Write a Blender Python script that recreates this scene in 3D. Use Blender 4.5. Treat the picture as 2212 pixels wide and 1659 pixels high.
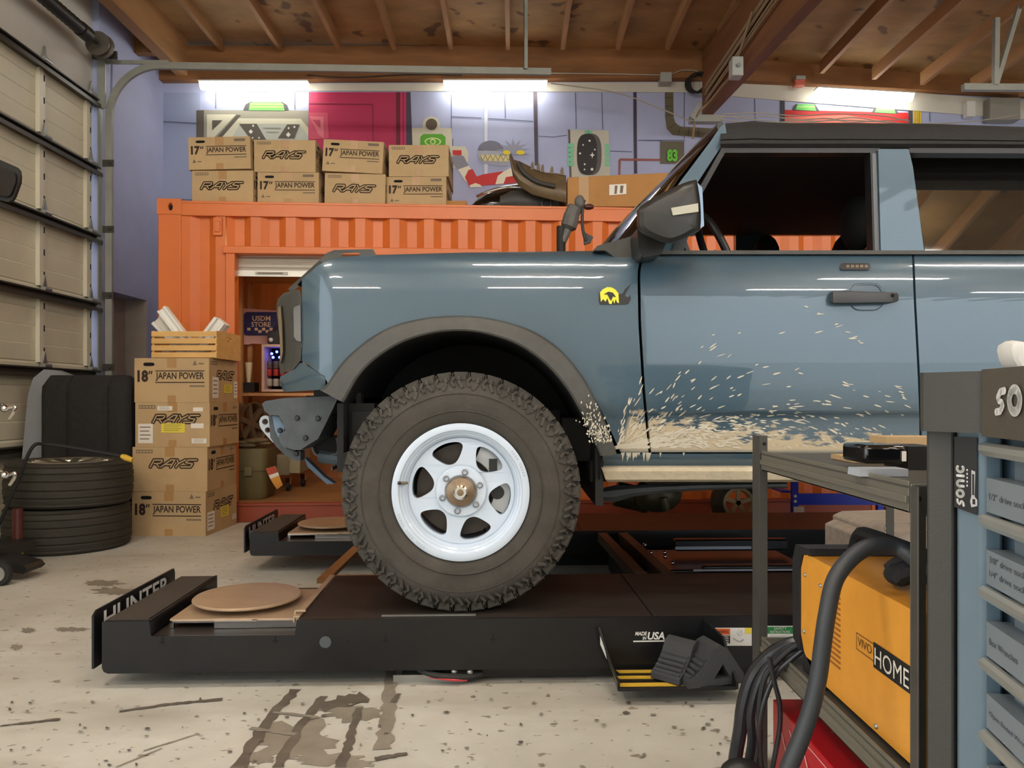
import bpy, bmesh, math, random
from math import pi, sin, cos, radians, exp
from mathutils import Vector, Matrix
from mathutils.geometry import tessellate_polygon
for _o in list(bpy.data.objects): bpy.data.objects.remove(_o)
SC = bpy.context.scene
COL = SC.collection
R = random.Random(7)
# ------------------------------------------------------------------ camera, world, exposure
FPX, CX, CY, EYE = 1660.0, 1106.0, 860.0, 1.0        # focal length in pixels of the 2212x1659 frame, vanishing point, eye height
cam_d = bpy.data.cameras.new('camera'); CAM = bpy.data.objects.new('camera', cam_d); COL.objects.link(CAM)
cam_d.sensor_width = 36; cam_d.lens = FPX/2212*36; cam_d.shift_y = (CY-829.5)/2212; cam_d.clip_start = .02
CAM.location = (0, 0, EYE); CAM.rotation_euler = (pi/2, 0, 0)
SC.camera = CAM
SC.view_settings.view_transform = 'Standard'; SC.view_settings.look = 'None'
SC.view_settings.gamma = 1; SC.view_settings.use_curve_mapping = False
SC.view_settings.exposure = 0.85
w = bpy.data.worlds.new('sky'); SC.world = w; w.use_nodes = True
bg = w.node_tree.nodes['Background']; bg.inputs[0].default_value = (.90, .95, 1, 1); bg.inputs[1].default_value = 1.5
SC.cycles.max_bounces = 8; SC.cycles.diffuse_bounces = 4; SC.cycles.glossy_bounces = 4
SC.cycles.transparent_max_bounces = 12
SC.cycles.use_denoising = True
SC.cycles.sample_clamp_indirect = 6
TUBE_POWER = 52.0
# ------------------------------------------------------------------ helpers
def P(px, py, Y):
    return Vector(((px-CX)*Y/FPX, Y, EYE+(CY-py)*Y/FPX))
def lin(c):
    c = c/255
    return c/12.92 if c <= .04045 else ((c+.055)/1.055)**2.4
def rgb(c): return (lin(c[0]), lin(c[1]), lin(c[2]), 1)
MATS = {}
def M(name, c=None, rough=.55, metal=0, var=0, vscale=6, bump=0, bscale=60, coat=0, emit=0, spec=.5, vary2=None, stretch=None):
    if name in MATS: return MATS[name]
    m = bpy.data.materials.new(name); m.use_nodes = True; MATS[name] = m
    nt = m.node_tree; b = nt.nodes['Principled BSDF']
    b.inputs['Base Color'].default_value = rgb(c); b.inputs['Roughness'].default_value = rough
    b.inputs['Metallic'].default_value = metal; b.inputs['Specular IOR Level'].default_value = spec
    if coat: b.inputs['Coat Weight'].default_value = coat; b.inputs['Coat Roughness'].default_value = .03
    if emit:
        b.inputs['Emission Color'].default_value = rgb(c); b.inputs['Emission Strength'].default_value = emit
    tc = None
    def coords():
        t = nt.nodes.new('ShaderNodeTexCoord'); mp = nt.nodes.new('ShaderNodeMapping')
        nt.links.new(t.outputs['Object'], mp.inputs[0])
        if stretch: mp.inputs['Scale'].default_value = stretch
        return mp.outputs[0]
    if var or vary2:
        tc = coords()
        n = nt.nodes.new('ShaderNodeTexNoise'); n.inputs['Scale'].default_value = vscale; n.inputs['Detail'].default_value = 5
        n.inputs['Roughness'].default_value = .6
        nt.links.new(tc, n.inputs['Vector'])
        r = nt.nodes.new('ShaderNodeValToRGB'); r.color_ramp.elements[0].position = .3; r.color_ramp.elements[1].position = .7
        a = rgb(c)
        if vary2: lo, hi = a, rgb(vary2)
        else:
            lo = tuple(max(0, x*(1-var)) for x in a[:3])+(1,); hi = tuple(min(1, x*(1+var)) for x in a[:3])+(1,)
        r.color_ramp.elements[0].color = lo; r.color_ramp.elements[1].color = hi
        nt.links.new(n.outputs['Fac'], r.inputs[0]); nt.links.new(r.outputs[0], b.inputs['Base Color'])
    if bump:
        tc = tc or coords()
        n = nt.nodes.new('ShaderNodeTexNoise'); n.inputs['Scale'].default_value = bscale; n.inputs['Detail'].default_value = 4
        nt.links.new(tc, n.inputs['Vector'])
        bp = nt.nodes.new('ShaderNodeBump'); bp.inputs['Strength'].default_value = bump; bp.inputs['Distance'].default_value = .01
        nt.links.new(n.outputs['Fac'], bp.inputs['Height']); nt.links.new(bp.outputs[0], b.inputs['Normal'])
    return m
def spots(m, scale, col, lo=.66, hi=.72, amt=.8, stretch=None):
    nt = m.node_tree; b = nt.nodes['Principled BSDF']; t = nt.nodes.new('ShaderNodeTexCoord'); mp = nt.nodes.new('ShaderNodeMapping')
    if stretch: mp.inputs['Scale'].default_value = stretch
    n = nt.nodes.new('ShaderNodeTexNoise'); n.inputs['Scale'].default_value = scale; n.inputs['Detail'].default_value = 1.5
    r = nt.nodes.new('ShaderNodeValToRGB'); r.color_ramp.elements[0].position = lo; r.color_ramp.elements[1].position = hi
    r.color_ramp.elements[0].color = (0,0,0,1); r.color_ramp.elements[1].color = (amt,amt,amt,1)
    x = nt.nodes.new('ShaderNodeMix'); x.data_type = 'RGBA'; x.inputs[7].default_value = rgb(col)
    nt.links.new(t.outputs['Object'], mp.inputs[0]); nt.links.new(mp.outputs[0], n.inputs['Vector']); nt.links.new(n.outputs['Fac'], r.inputs[0]); nt.links.new(r.outputs[0], x.inputs[0])
    if b.inputs['Base Color'].is_linked: nt.links.new(b.inputs['Base Color'].links[0].from_socket, x.inputs[6])
    else: x.inputs[6].default_value = b.inputs['Base Color'].default_value
    nt.links.new(x.outputs[2], b.inputs['Base Color'])
OFF = {}
_TXT = {}
def text2d(s, bold=0.0, shear=0.0):
    k = (s, bold, shear)
    if k in _TXT: return _TXT[k]
    cu = bpy.data.curves.new('t', 'FONT'); cu.body = s; cu.size = 1; cu.offset = bold; cu.shear = shear; cu.fill_mode = 'BOTH'; cu.resolution_u = 3
    o = bpy.data.objects.new('t', cu); COL.objects.link(o)
    dg = bpy.context.evaluated_depsgraph_get(); dg.update()
    me = bpy.data.meshes.new_from_object(o.evaluated_get(dg))
    vs = [(v.co.x, v.co.y) for v in me.vertices]; fs = [tuple(p.vertices) for p in me.polygons]
    x0, x1 = min(v[0] for v in vs), max(v[0] for v in vs); y0, y1 = min(v[1] for v in vs), max(v[1] for v in vs)
    vs = [((v[0]-x0)/(x1-x0), (v[1]-y0)/(y1-y0)) for v in vs]
    bpy.data.objects.remove(o); bpy.data.curves.remove(cu); bpy.data.meshes.remove(me)
    _TXT[k] = (vs, fs); return _TXT[k]
def smooth(pts, n=6, closed=False):
    pts = [Vector(p) for p in pts]; out = []; N = len(pts)
    for i in range(N if closed else N-1):
        a = pts[(i-1) % N] if closed or i > 0 else pts[0]; b = pts[i]; c = pts[(i+1) % N]
        d = pts[(i+2) % N] if closed or i+2 < N else pts[-1]
        for j in range(n):
            t = j/n
            out.append(.5*((2*b)+(c-a)*t+(2*a-5*b+4*c-d)*t*t+(3*b-a-3*c+d)*t**3))
    if not closed: out.append(pts[-1])
    return out
def interp(tab, x):
    if x <= tab[0][0]: return tab[0][1]
    for (a, b), (c, d) in zip(tab, tab[1:]):
        if x <= c: return b+(d-b)*(x-a)/(c-a)
    return tab[-1][1]
def sinterp(tab, x):
    n = len(tab)
    if x <= tab[0][0]: return tab[0][1]
    if x >= tab[-1][0]: return tab[-1][1]
    for i in range(n-1):
        x0, y0 = tab[i]; x1, y1 = tab[i+1]
        if x <= x1:
            h = x1-x0; s = (y1-y0)/h
            sl = (y0-tab[i-1][1])/(x0-tab[i-1][0]) if i else s
            sr = (tab[i+2][1]-y1)/(tab[i+2][0]-x1) if i+2 < n else s
            m0, m1 = (sl+s)/2, (sr+s)/2; t = (x-x0)/h
            return (2*t**3-3*t*t+1)*y0+(t**3-2*t*t+t)*h*m0+(-2*t**3+3*t*t)*y1+(t**3-t*t)*h*m1
class MB:
    def __init__(s): s.v = []; s.f = []; s.m = []
    def add(s, vs, fs, mi=0):
        b = len(s.v); s.v.extend(Vector(v) for v in vs)
        for f in fs: s.f.append(tuple(b+i for i in f)); s.m.append(mi)
        return s
    def hexa(s, p, mi=0):    # p: bottom ring 0-3, top ring 4-7
        return s.add(p, [(3,2,1,0),(4,5,6,7),(0,1,5,4),(1,2,6,5),(2,3,7,6),(3,0,4,7)], mi)
    def box(s, c, d, mi=0, rot=None):
        c = Vector(c); pts = []
        for z in (-.5, .5):
            for x, y in ((-.5,-.5),(.5,-.5),(.5,.5),(-.5,.5)):
                q = Vector((x*d[0], y*d[1], z*d[2]))
                if rot is not None: q = rot @ q
                pts.append(c+q)
        return s.hexa(pts, mi)
    def bb(s, a, b, mi=0):
        a, b = Vector(a), Vector(b); return s.box((a+b)/2, [abs(x) for x in (b-a)], mi)
    def bar(s, a, b, w, h, mi=0, up=(0,0,1)):
        a, b = Vector(a), Vector(b); d = (b-a).normalized(); u = Vector(up)
        r = d.cross(u)
        if r.length < 1e-4: r = d.cross(Vector((0,1,0)))
        r.normalize(); u = r.cross(d)
        q = [(-w/2,-h/2),(w/2,-h/2),(w/2,h/2),(-w/2,h/2)]
        return s.hexa([a+r*x+u*y for x, y in q]+[b+r*x+u*y for x, y in q], mi)
    def prism(s, poly, off, mi=0, mi_side=None):
        poly = [Vector(p) for p in poly]; off = Vector(off); n = len(poly)
        s.add(poly, [tuple(range(n))], mi); s.add([p+off for p in poly], [tuple(reversed(range(n)))], mi)
        s.add(poly+[p+off for p in poly], [(i, (i+1) % n, n+(i+1) % n, n+i) for i in range(n)], mi if mi_side is None else mi_side)
        return s
    def face(s, poly, mi=0):
        poly = [Vector(p) for p in poly]; return s.add(poly, [tuple(range(len(poly)))], mi)
    def plate(s, outer, holes, f3, t, mi=0, mi_wall=None):   # 2-D outline with holes; f3(x,y,depth) -> 3-D
        loops = [outer]+holes; flat = [p for l in loops for p in l]; n = len(flat)
        tris = tessellate_polygon([[Vector((p[0], p[1], 0)) for p in l] for l in loops])
        s.add([f3(p[0], p[1], 0) for p in flat], tris, mi); s.add([f3(p[0], p[1], t) for p in flat], [tuple(reversed(q)) for q in tris], mi)
        mw = mi if mi_wall is None else mi_wall
        for l in loops:
            k = len(l)
            s.add([f3(p[0], p[1], 0) for p in l]+[f3(p[0], p[1], t) for p in l], [(i, (i+1) % k, k+(i+1) % k, k+i) for i in range(k)], mw)
        return s
    def tube(s, path, r, seg=8, mi=0, caps=True):
        path = [Vector(p) for p in path]; n = len(path); rs = r if isinstance(r, (list, tuple)) else [r]*n
        t0 = (path[1]-path[0]).normalized(); u = t0.orthogonal().normalized(); ring = []
        for i, p in enumerate(path):
            t = (path[min(i+1, n-1)]-path[max(i-1, 0)]).normalized()
            u = (u-t*u.dot(t))
            if u.length < 1e-6: u = t.orthogonal()
            u.normalize(); v = t.cross(u)
            ring += [p+(u*cos(2*pi*k/seg)+v*sin(2*pi*k/seg))*rs[i] for k in range(seg)]
        fs = [(i*seg+k, i*seg+(k+1) % seg, (i+1)*seg+(k+1) % seg, (i+1)*seg+k) for i in range(n-1) for k in range(seg)]
        if caps: fs += [tuple(reversed(range(seg))), tuple((n-1)*seg+k for k in range(seg))]
        return s.add(ring, fs, mi)
    def cyl(s, a, b, r, seg=20, mi=0): return s.tube([a, b], r, seg, mi)
    def lathe(s, prof, c, axis, seg=48, mi=0, closed=False, ref=None):
        c = Vector(c); ax = Vector(axis).normalized(); u = Vector(ref) if ref else ax.orthogonal(); u.normalize(); v = ax.cross(u)
        n = len(prof); vs = []
        for k in range(seg):
            a = 2*pi*k/seg; d = u*cos(a)+v*sin(a)
            vs += [c+d*r+ax*h for r, h in prof]
        m = n if closed else n-1
        fs = [(k*n+i, k*n+(i+1) % n, ((k+1) % seg)*n+(i+1) % n, ((k+1) % seg)*n+i) for k in range(seg) for i in range(m)]
        return s.add(vs, fs, mi)
    def disc(s, c, axis, r, seg=32, mi=0):
        c = Vector(c); ax = Vector(axis).normalized(); u = ax.orthogonal().normalized(); v = ax.cross(u)
        return s.face([c+u*r*cos(2*pi*k/seg)+v*r*sin(2*pi*k/seg) for k in range(seg)], mi)
    def sphere(s, c, r, mi=0, seg=14, sc=(1,1,1)):
        prof = [(r*sin(pi*i/8), -r*cos(pi*i/8)) for i in range(9)]
        q = MB().lathe(prof, (0,0,0), (0,0,1), seg); c = Vector(c)
        return s.add([c+Vector((v.x*sc[0], v.y*sc[1], v.z*sc[2])) for v in q.v], q.f, mi)
    def grid(s, rows, mi=0, wrap=False):
        n = len(rows[0]); fs = []
        for i in range(len(rows)-1):
            for j in range(n if wrap else n-1):
                fs.append((i*n+j, i*n+(j+1) % n, (i+1)*n+(j+1) % n, (i+1)*n+j))
        return s.add([p for r in rows for p in r], fs, mi)
    def text(s, t, o, ux, uy, w, h, mi=0, bold=0.0, shear=0.0):   # o: lower-left corner, ux/uy: unit directions
        vs, fs = text2d(t, bold, shear); o = Vector(o); ux = Vector(ux)*w; uy = Vector(uy)*h
        return s.add([o+ux*x+uy*y for x, y in vs], fs, mi)
    def stroke(s, pts, wd, o, ux, uy, mi=0):    # flat brush stroke with round ends in the plane (ux, uy)
        o, ux, uy = Vector(o), Vector(ux), Vector(uy); T = lambda p: o+ux*p[0]+uy*p[1]
        for a, b in zip(pts, pts[1:]):
            dx, dy = b[0]-a[0], b[1]-a[1]; l = math.hypot(dx, dy) or 1; nx, ny = -dy/l*wd/2, dx/l*wd/2
            s.face([T((a[0]+nx, a[1]+ny)), T((a[0]-nx, a[1]-ny)), T((b[0]-nx, b[1]-ny)), T((b[0]+nx, b[1]+ny))], mi)
        for p in pts:
            s.face([T((p[0]+wd/2*cos(k*pi/5), p[1]+wd/2*sin(k*pi/5))) for k in range(10)], mi)
        return s
    def build(s, name, mats, parent=None, bevel=0, label=None, seg=2, angle=32):
        if not isinstance(mats, (list, tuple)): mats = [mats]
        off = OFF.get(parent.name, Vector()) if parent is not None else Vector()
        me = bpy.data.meshes.new(name); me.from_pydata([v-off for v in s.v], [], s.f)
        for m in mats: me.materials.append(m)
        me.polygons.foreach_set('material_index', s.m)
        bm = bmesh.new(); bm.from_mesh(me); bmesh.ops.recalc_face_normals(bm, faces=bm.faces); bm.to_mesh(me); bm.free()
        me.polygons.foreach_set('use_smooth', [True]*len(me.polygons)); me.set_sharp_from_angle(angle=radians(angle))
        me.update()
        o = bpy.data.objects.new(name, me); COL.objects.link(o)
        if parent is not None: o.parent = parent; OFF[o.name] = off
        else: OFF[o.name] = Vector()
        if label: o['label'] = label
        if bevel:
            b = o.modifiers.new('bevel', 'BEVEL'); b.width = bevel; b.segments = seg; b.limit_method = 'ANGLE'; b.angle_limit = radians(40)
            b.harden_normals = False
        return o
def thing(name, label, cat, loc=(0,0,0), group=None):
    o = bpy.data.objects.new(name, None); COL.objects.link(o); o.location = loc; o.empty_display_size = .1
    OFF[o.name] = Vector(loc); o['label'] = label; o['category'] = cat
    if group: o['group'] = group
    return o
def tag(o, label, cat, group=None, kind=None):
    o['label'] = label; o['category'] = cat
    if group: o['group'] = group
    if kind: o['kind'] = kind
    return o
def recenter(o):      # put a one-mesh thing's origin at its base
    me = o.data; n = len(me.vertices)
    lo = Vector([min(v.co[i] for v in me.vertices) for i in range(3)]); hi = Vector([max(v.co[i] for v in me.vertices) for i in range(3)])
    c = Vector(((lo.x+hi.x)/2, (lo.y+hi.y)/2, lo.z)); me.transform(Matrix.Translation(-c)); o.location = c
    return o
def struct(name, mb, mats, parent=None, **k):
    o = mb.build(name, mats, parent, **k); o['kind'] = 'structure'
    return o
def dup(root, loc, rotz=0, label=None, group=None):
    r = root.copy(); COL.objects.link(r); r.location = loc; r.rotation_euler = (0, 0, rotz)
    if label: r['label'] = label
    if group: r['group'] = group
    for ch in root.children:
        c = ch.copy(); COL.objects.link(c); c.parent = r
        for g in ch.children:
            d = g.copy(); COL.objects.link(d); d.parent = c
    return r
X, Y, Z = Vector((1,0,0)), Vector((0,1,0)), Vector((0,0,1))
# ------------------------------------------------------------------ common materials
m_black = M('black_plastic', (28,28,28), .45)
m_rubber = M('black_rubber', (30,30,29), .7, bump=.15, bscale=90)
m_white = M('white_paint', (225,225,220), .45)
m_steel = M('galvanised_steel', (170,172,168), .38, .8, var=.12, vscale=9)
m_chrome = M('chrome', (225,225,225), .12, 1)
m_dark = M('dark_void', (8,8,8), .9)
m_ink = M('print_ink', (52,36,24), .8)
m_card = M('cardboard', (186,158,116), .8, var=.07, vscale=5, bump=.05, bscale=200)
m_card2 = M('brown_cardboard', (176,126,70), .8, var=.08, vscale=5)
m_tape = M('packing_tape', (172,132,82), .35)
m_paper = M('paper_label', (232,226,214), .7)
m_yel = M('yellow_label', (226,206,70), .6)
m_grey = M('grey_print', (120,104,86), .8)
m_tubeglow = M('lamp_glow', (255,249,240), emit=TUBE_POWER)
m_wallglow = M('wall_lamp_glow', (255,250,236), emit=7.0)
# ================================================================== the room
WX = -3.74                                             # left wall plane
def wallY(x): return 8.24+.04*(x+3.74)
def W(px, py, k=0):                                    # point of the back wall seen at a pixel, k paint layers off the wall
    q = (px-CX)/FPX; yy = (8.24+.04*3.74-.0022*k)/(1-.04*q)
    return P(px, py, yy)
# floor
mf = bpy.data.materials.new('concrete_floor'); mf.use_nodes = True; nt = mf.node_tree; b = nt.nodes['Principled BSDF']
tc = nt.nodes.new('ShaderNodeTexCoord')
n1 = nt.nodes.new('ShaderNodeTexNoise'); n1.inputs['Scale'].default_value = 1.6; n1.inputs['Detail'].default_value = 7; n1.inputs['Roughness'].default_value = .62
r1 = nt.nodes.new('ShaderNodeValToRGB'); r1.color_ramp.elements[0].position = .3; r1.color_ramp.elements[1].position = .68
r1.color_ramp.elements[0].color = rgb((184,181,168)); r1.color_ramp.elements[1].color = rgb((211,210,201))
n2 = nt.nodes.new('ShaderNodeTexNoise'); n2.inputs['Scale'].default_value = 19; n2.inputs['Detail'].default_value = 3
mp2 = nt.nodes.new('ShaderNodeMapping'); mp2.inputs['Scale'].default_value = (1, 1.6, 1)
r2 = nt.nodes.new('ShaderNodeValToRGB'); r2.color_ramp.elements[0].position = .645; r2.color_ramp.elements[1].position = .68
r2.color_ramp.elements[0].color = (0,0,0,1); r2.color_ramp.elements[1].color = (.75,.75,.75,1)
mx = nt.nodes.new('ShaderNodeMix'); mx.data_type = 'RGBA'; mx.inputs[7].default_value = rgb((112,100,80))
n3 = nt.nodes.new('ShaderNodeTexNoise'); n3.inputs['Scale'].default_value = 1.1; n3.inputs['Detail'].default_value = 6
mp3 = nt.nodes.new('ShaderNodeMapping'); mp3.inputs['Scale'].default_value = (.7, 2.2, 1); mp3.inputs['Location'].default_value = (3.3, 1.2, 0)
r3 = nt.nodes.new('ShaderNodeValToRGB'); r3.color_ramp.elements[0].position = .54; r3.color_ramp.elements[1].position = .72
r3.color_ramp.elements[0].color = (0,0,0,1); r3.color_ramp.elements[1].color = (.5,.5,.5,1)
mx3 = nt.nodes.new('ShaderNodeMix'); mx3.data_type = 'RGBA'; mx3.inputs[7].default_value = rgb((120,108,84))
L = nt.links.new
L(tc.outputs['Object'], n1.inputs['Vector']); L(n1.outputs['Fac'], r1.inputs[0])
L(tc.outputs['Object'], mp2.inputs[0]); L(mp2.outputs[0], n2.inputs['Vector']); L(n2.outputs['Fac'], r2.inputs[0])
L(tc.outputs['Object'], mp3.inputs[0]); L(mp3.outputs[0], n3.inputs['Vector']); L(n3.outputs['Fac'], r3.inputs[0])
L(r1.outputs[0], mx3.inputs[6]); L(r3.outputs[0], mx3.inputs[0])
L(mx3.outputs[2], mx.inputs[6]); L(r2.outputs[0], mx.inputs[0]); L(mx.outputs[2], b.inputs['Base Color'])
b.inputs['Roughness'].default_value = .5
floor = struct('floor', MB().bb((-4.3, -7.2, -.11), (13, 9.2, 0)), mf)
m_stain = M('oil_stain', (142,135,122), .45, var=.2, vscale=9)
m_stain2 = M('dark_oil_stain', (104,96,86), .4, var=.3, vscale=12)
def blob(px, py, hw, hh, seed, n=22, rough=.35, lead=None):   # an irregular stain whose middle lies where that floor pixel is
    rr = random.Random(seed); pts = []
    def fl(a, b): yy = FPX*EYE/(b-CY); v = P(a, b, yy); return (v.x, v.y)
    for k in range(n):
        a = 2*pi*k/n; s = 1+rr.uniform(-rough, rough)
        pts.append(fl(px+hw*s*cos(a), py+hh*s*sin(a)))
    return pts
def strip(pts, w0, seed, rough=.4):          # an irregular streak along floor pixels
    rr = random.Random(seed); L_, R_ = [], []
    pl = []
    for (a, b_), (c, d) in zip(pts, pts[1:]):
        for j in range(9): pl.append((a+(c-a)*j/9, b_+(d-b_)*j/9))
    pl.append(pts[-1])
    q = []
    for a, b_ in pl: yy = FPX*EYE/(b_-CY); v = P(a, b_, yy); q.append(Vector((v.x, v.y)))
    for i, p in enumerate(q):
        t = (q[min(i+1, len(q)-1)]-q[max(i-1, 0)]).normalized(); nn = Vector((-t.y, t.x))
        ww = w0/2; a1 = ww*(1+rr.uniform(-rough, rough)); a2 = ww*(1+rr.uniform(-rough, rough))
        L_.append(p+nn*a1); R_.append(p-nn*a2)
    return L_, R_
st = MB()
for k, (px, py, hw, hh) in enumerate([(285,1160,20,0)]): pass
for k, (px, py, hw, hh) in enumerate([(155,1360,34,5),(240,1345,24,5),(235,1372,36,8),(225,1260,40,6),(252,1278,50,9),(60,1362,16,6),(36,1398,14,5),
        (640,1600,90,40),(760,1540,60,20),(700,1640,70,14),(560,1640,30,12),(770,1650,36,10)]):
    st.face([(x, y, .0008+.00008*k) for x, y in blob(px, py, hw, hh, k+3, 30)], 0)
for k, (pts, ww, mi) in enumerate([
        ([(640,1490),(575,1560),(515,1659)], .035, 1), ([(700,1505),(655,1560),(600,1659)], .03, 1), ([(775,1530),(755,1600),(735,1659)], .028, 1),
        ([(848,1450),(838,1540),(828,1620)], .045, 0), ([(690,1530),(790,1505)], .09, 1), ([(258,1538),(370,1522),(480,1512)], .02, 1),
        ([(40,1565),(130,1555)], .016, 1), ([(0,1570),(60,1562)], .01, 1), ([(310,1624),(430,1586)], .006, 0), ([(250,1659),(350,1618)], .006, 0),
        ([(540,1575),(640,1588)], .02, 0), ([(590,1540),(690,1552)], .015, 0), ([(850,1520),(862,1500)], .02, 1), ([(810,1642),(880,1630)], .02, 1)]):
    a, c = strip(pts, ww, 40+k)
    st.grid([[(p.x, p.y, .0022+.00012*k) for p in a], [(p.x, p.y, .0022+.00012*k) for p in c]], mi)
rr = random.Random(5)
for k in range(90):
    px, py = rr.uniform(0, 1620), rr.uniform(1500, 1659)
    st.face([(x, y, .0042+.00003*k) for x, y in blob(px, py, rr.uniform(2, 7), rr.uniform(1.2, 3), 200+k, 8)], rr.choice((0, 1)))
o = st.build('oil_stain', [m_stain, m_stain2], floor); o['kind'] = 'stuff'
# walls
m_wall = M('lavender_wall_paint', (176,185,220), .6, var=.05, vscale=3)
m_head = M('white_wall_paint', (214,212,200), .6, var=.04, vscale=2)
m_wood = M('douglas_fir', (140,98,58), .65, var=.3, vscale=7, stretch=(1, .15, 1))
m_wood2 = M('fir_ledger', (142,96,54), .65, var=.25, vscale=7, stretch=(.2, 1, 1))
m_ply = M('plywood_deck', (162,128,80), .7, var=.28, vscale=3.5, stretch=(.5, 1, 1))
NX, NY, NH, ND = (-3.74, 7.04, 0, 0)
# left wall beyond the garage door, with the recessed niche (walls 12 cm thick)
lw = MB()
zt = 4.30
ny0, ny1, nz0, nz1 = 7.12, 7.88, 0, 2.0
lw.bb((WX-.3, 6.96, 0), (WX, ny0, zt)); lw.bb((WX-.3, ny1, 0), (WX, 8.26, zt)); lw.bb((WX-.3, ny0, nz1), (WX, ny1, zt))
lw.bb((WX-.3, 6.96, zt), (WX, 8.26, 4.75))
wall_left = struct('wall_left', lw, m_wall)
nb = MB().bb((WX-.3, ny0, 0), (WX-.22, ny1, nz1)); m_niche = M('bare_niche_plaster', (172,162,150), .7, var=.08)
nb.bb((WX-.22, ny1-.012, 0), (WX-.004, ny1-.001, nz1)); struct('niche_back', nb, m_niche, wall_left)
lh = MB().bb((WX-.3, -7, 3.72), (WX-.06, 6.96, 5.0))
struct('trim_1', lh, m_head)
bw = MB().prism([(WX-.3, 8.24-.012, 0), (13, wallY(13), 0), (13, wallY(13)+.15, 0), (WX-.3, 8.4, 0)], (0, 0, 4.75))
wall_back = struct('wall_back', bw, m_wall)
rw = MB().bb((13, -7, 0), (13.15, 8.8, 4.6)); struct('wall_right', rw, m_head)
# white band at the top of the back wall
wb = MB()
def wprism(mb, pts, t, mi=0):
    mb.prism([W(x, y, 1) for x, y in pts], (0, -t, 0), mi)
wprism(wb, [(520,182),(1510,178),(1512,200),(700,197),(540,199)], .012); wprism(wb, [(1512,178),(1700,178),(2260,224),(2260,262),(1690,218),(1512,203)], .012)
struct('trim_2', wb, m_head)
# ledgers
lg = MB(); wprism(lg, [(352,108),(1540,108),(1540,176),(352,180)], .10); struct('beam_ledger', lg, m_wood2)
lg2 = MB(); wprism(lg2, [(1600,112),(1680,120),(2260,184),(2260,216),(1700,186),(1560,180)], .10); struct('beam_ledger', lg2, m_wood2)
# roof deck and joists
DZ = 4.79
struct('ceiling', MB().bb((-4.2, -7, DZ), (2.3, 8.5, DZ+.06)), m_ply)
zr = lambda x: 4.72-.115*(min(x, 8)-2.2)
rd = MB(); rd.hexa([(2.1,-7,zr(2.1)),(13.2,-7,zr(8)),(13.2,8.9,zr(8)),(2.1,8.7,zr(2.1)),(2.1,-7,zr(2.1)+.06),(13.2,-7,zr(8)+.06),(13.2,8.9,zr(8)+.06),(2.1,8.7,zr(2.1)+.06)])
struct('ceiling_right', rd, m_ply)
spots(m_ply, 4.5, (74,48,28), .64, .70, .75)
m_joist = M('pine_joist', (168,126,80), .65, var=.2, vscale=6, stretch=(1, .15, 1))
for px in (480,607,733,852,975,1097,1215,1333,1440):
    x = (px-CX)*8.14/FPX
    struct('beam_joist', MB().bb((x-.022, -7, DZ-.12), (x+.022, 8.1, DZ)), m_joist)
for px in (1775,1888,1992,2100,2205,2310,2425,2540,2655,2770):
    x = (px-CX)*8.2/FPX; z1 = zr(x)
    struct('beam_joist', MB().bb((x-.022, -7, z1-.13), (x+.022, 8.2, z1+.002)), m_joist)
struct('beam_purlin', MB().bb((-3.56, -1, 4.42), (-3.44, 8.16, DZ)), m_joist)
struct('beam_blocking', MB().bb((-3.74, 6.0, 4.5), (-3.56, 6.09, DZ)), m_wood)
struct('beam_blocking', MB().bb((-3.74, 7.6, 4.42), (-3.56, 7.69, DZ)), m_wood)
def mbx(y): return 2.17-.092*(y-8.3)                     # right face of the main girder
gm = MB().hexa([(mbx(1)-.11,1,4.06),(mbx(1),1,4.06),(mbx(8.32),8.32,4.06),(mbx(8.32)-.11,8.32,4.06),
                (mbx(1)-.11,1,DZ),(mbx(1),1,DZ),(mbx(8.32),8.32,DZ),(mbx(8.32)-.11,8.32,DZ)])
struct('beam_girder', gm, M('girder_wood', (128,84,50), .65, var=.25, vscale=6, stretch=(1, .12, 1)))
# ------------------------------------------------------------------ mural painted on the back wall
PAINT = {}
mural_mats = []; mural = MB()
def paint(c):
    if c not in PAINT:
        PAINT[c] = len(mural_mats); mural_mats.append(M('mural_%02x%02x%02x' % c, c, .55))
    return PAINT[c]
LAY = [2]
def Mu(c, pts, k=1):
    LAY[0] += .02
    mural.face([W(x, y, k+LAY[0]*.2) for x, y in pts], paint(c))
def Zq(ox, oy, s): return lambda pts: [(ox+x*s, oy+y*s) for x, y in pts]
za, zb, zc = Zq(400, 180, .2532), Zq(860, 180, .2532), Zq(1280, 0, .4213)
def line(c, pts, w=1.6, k=2):
    for (a, b_), (c2, d) in zip(pts, pts[1:]):
        dx, dy = c2-a, d-b_; l = math.hypot(dx, dy); nx, ny = -dy/l*w/2, dx/l*w/2
        Mu(c, [(a+nx, b_+ny), (c2+nx, d+ny), (c2-nx, d-ny), (a-nx, b_-ny)], k)
def ell(c, cx, cy, rx, ry, k=2, n=28, a0=0, a1=360):
    Mu(c, [(cx+rx*cos(radians(a0+(a1-a0)*i/n)), cy-ry*sin(radians(a0+(a1-a0)*i/n))) for i in range(n+(a1-a0 < 360))], k)
DK = (86,90,120); GR = (158,156,142); CR = (214,212,190); DG = (96,90,82)
Mu((162,174,206), [(353,200),(432,200),(432,430),(353,430)], .2)
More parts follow.
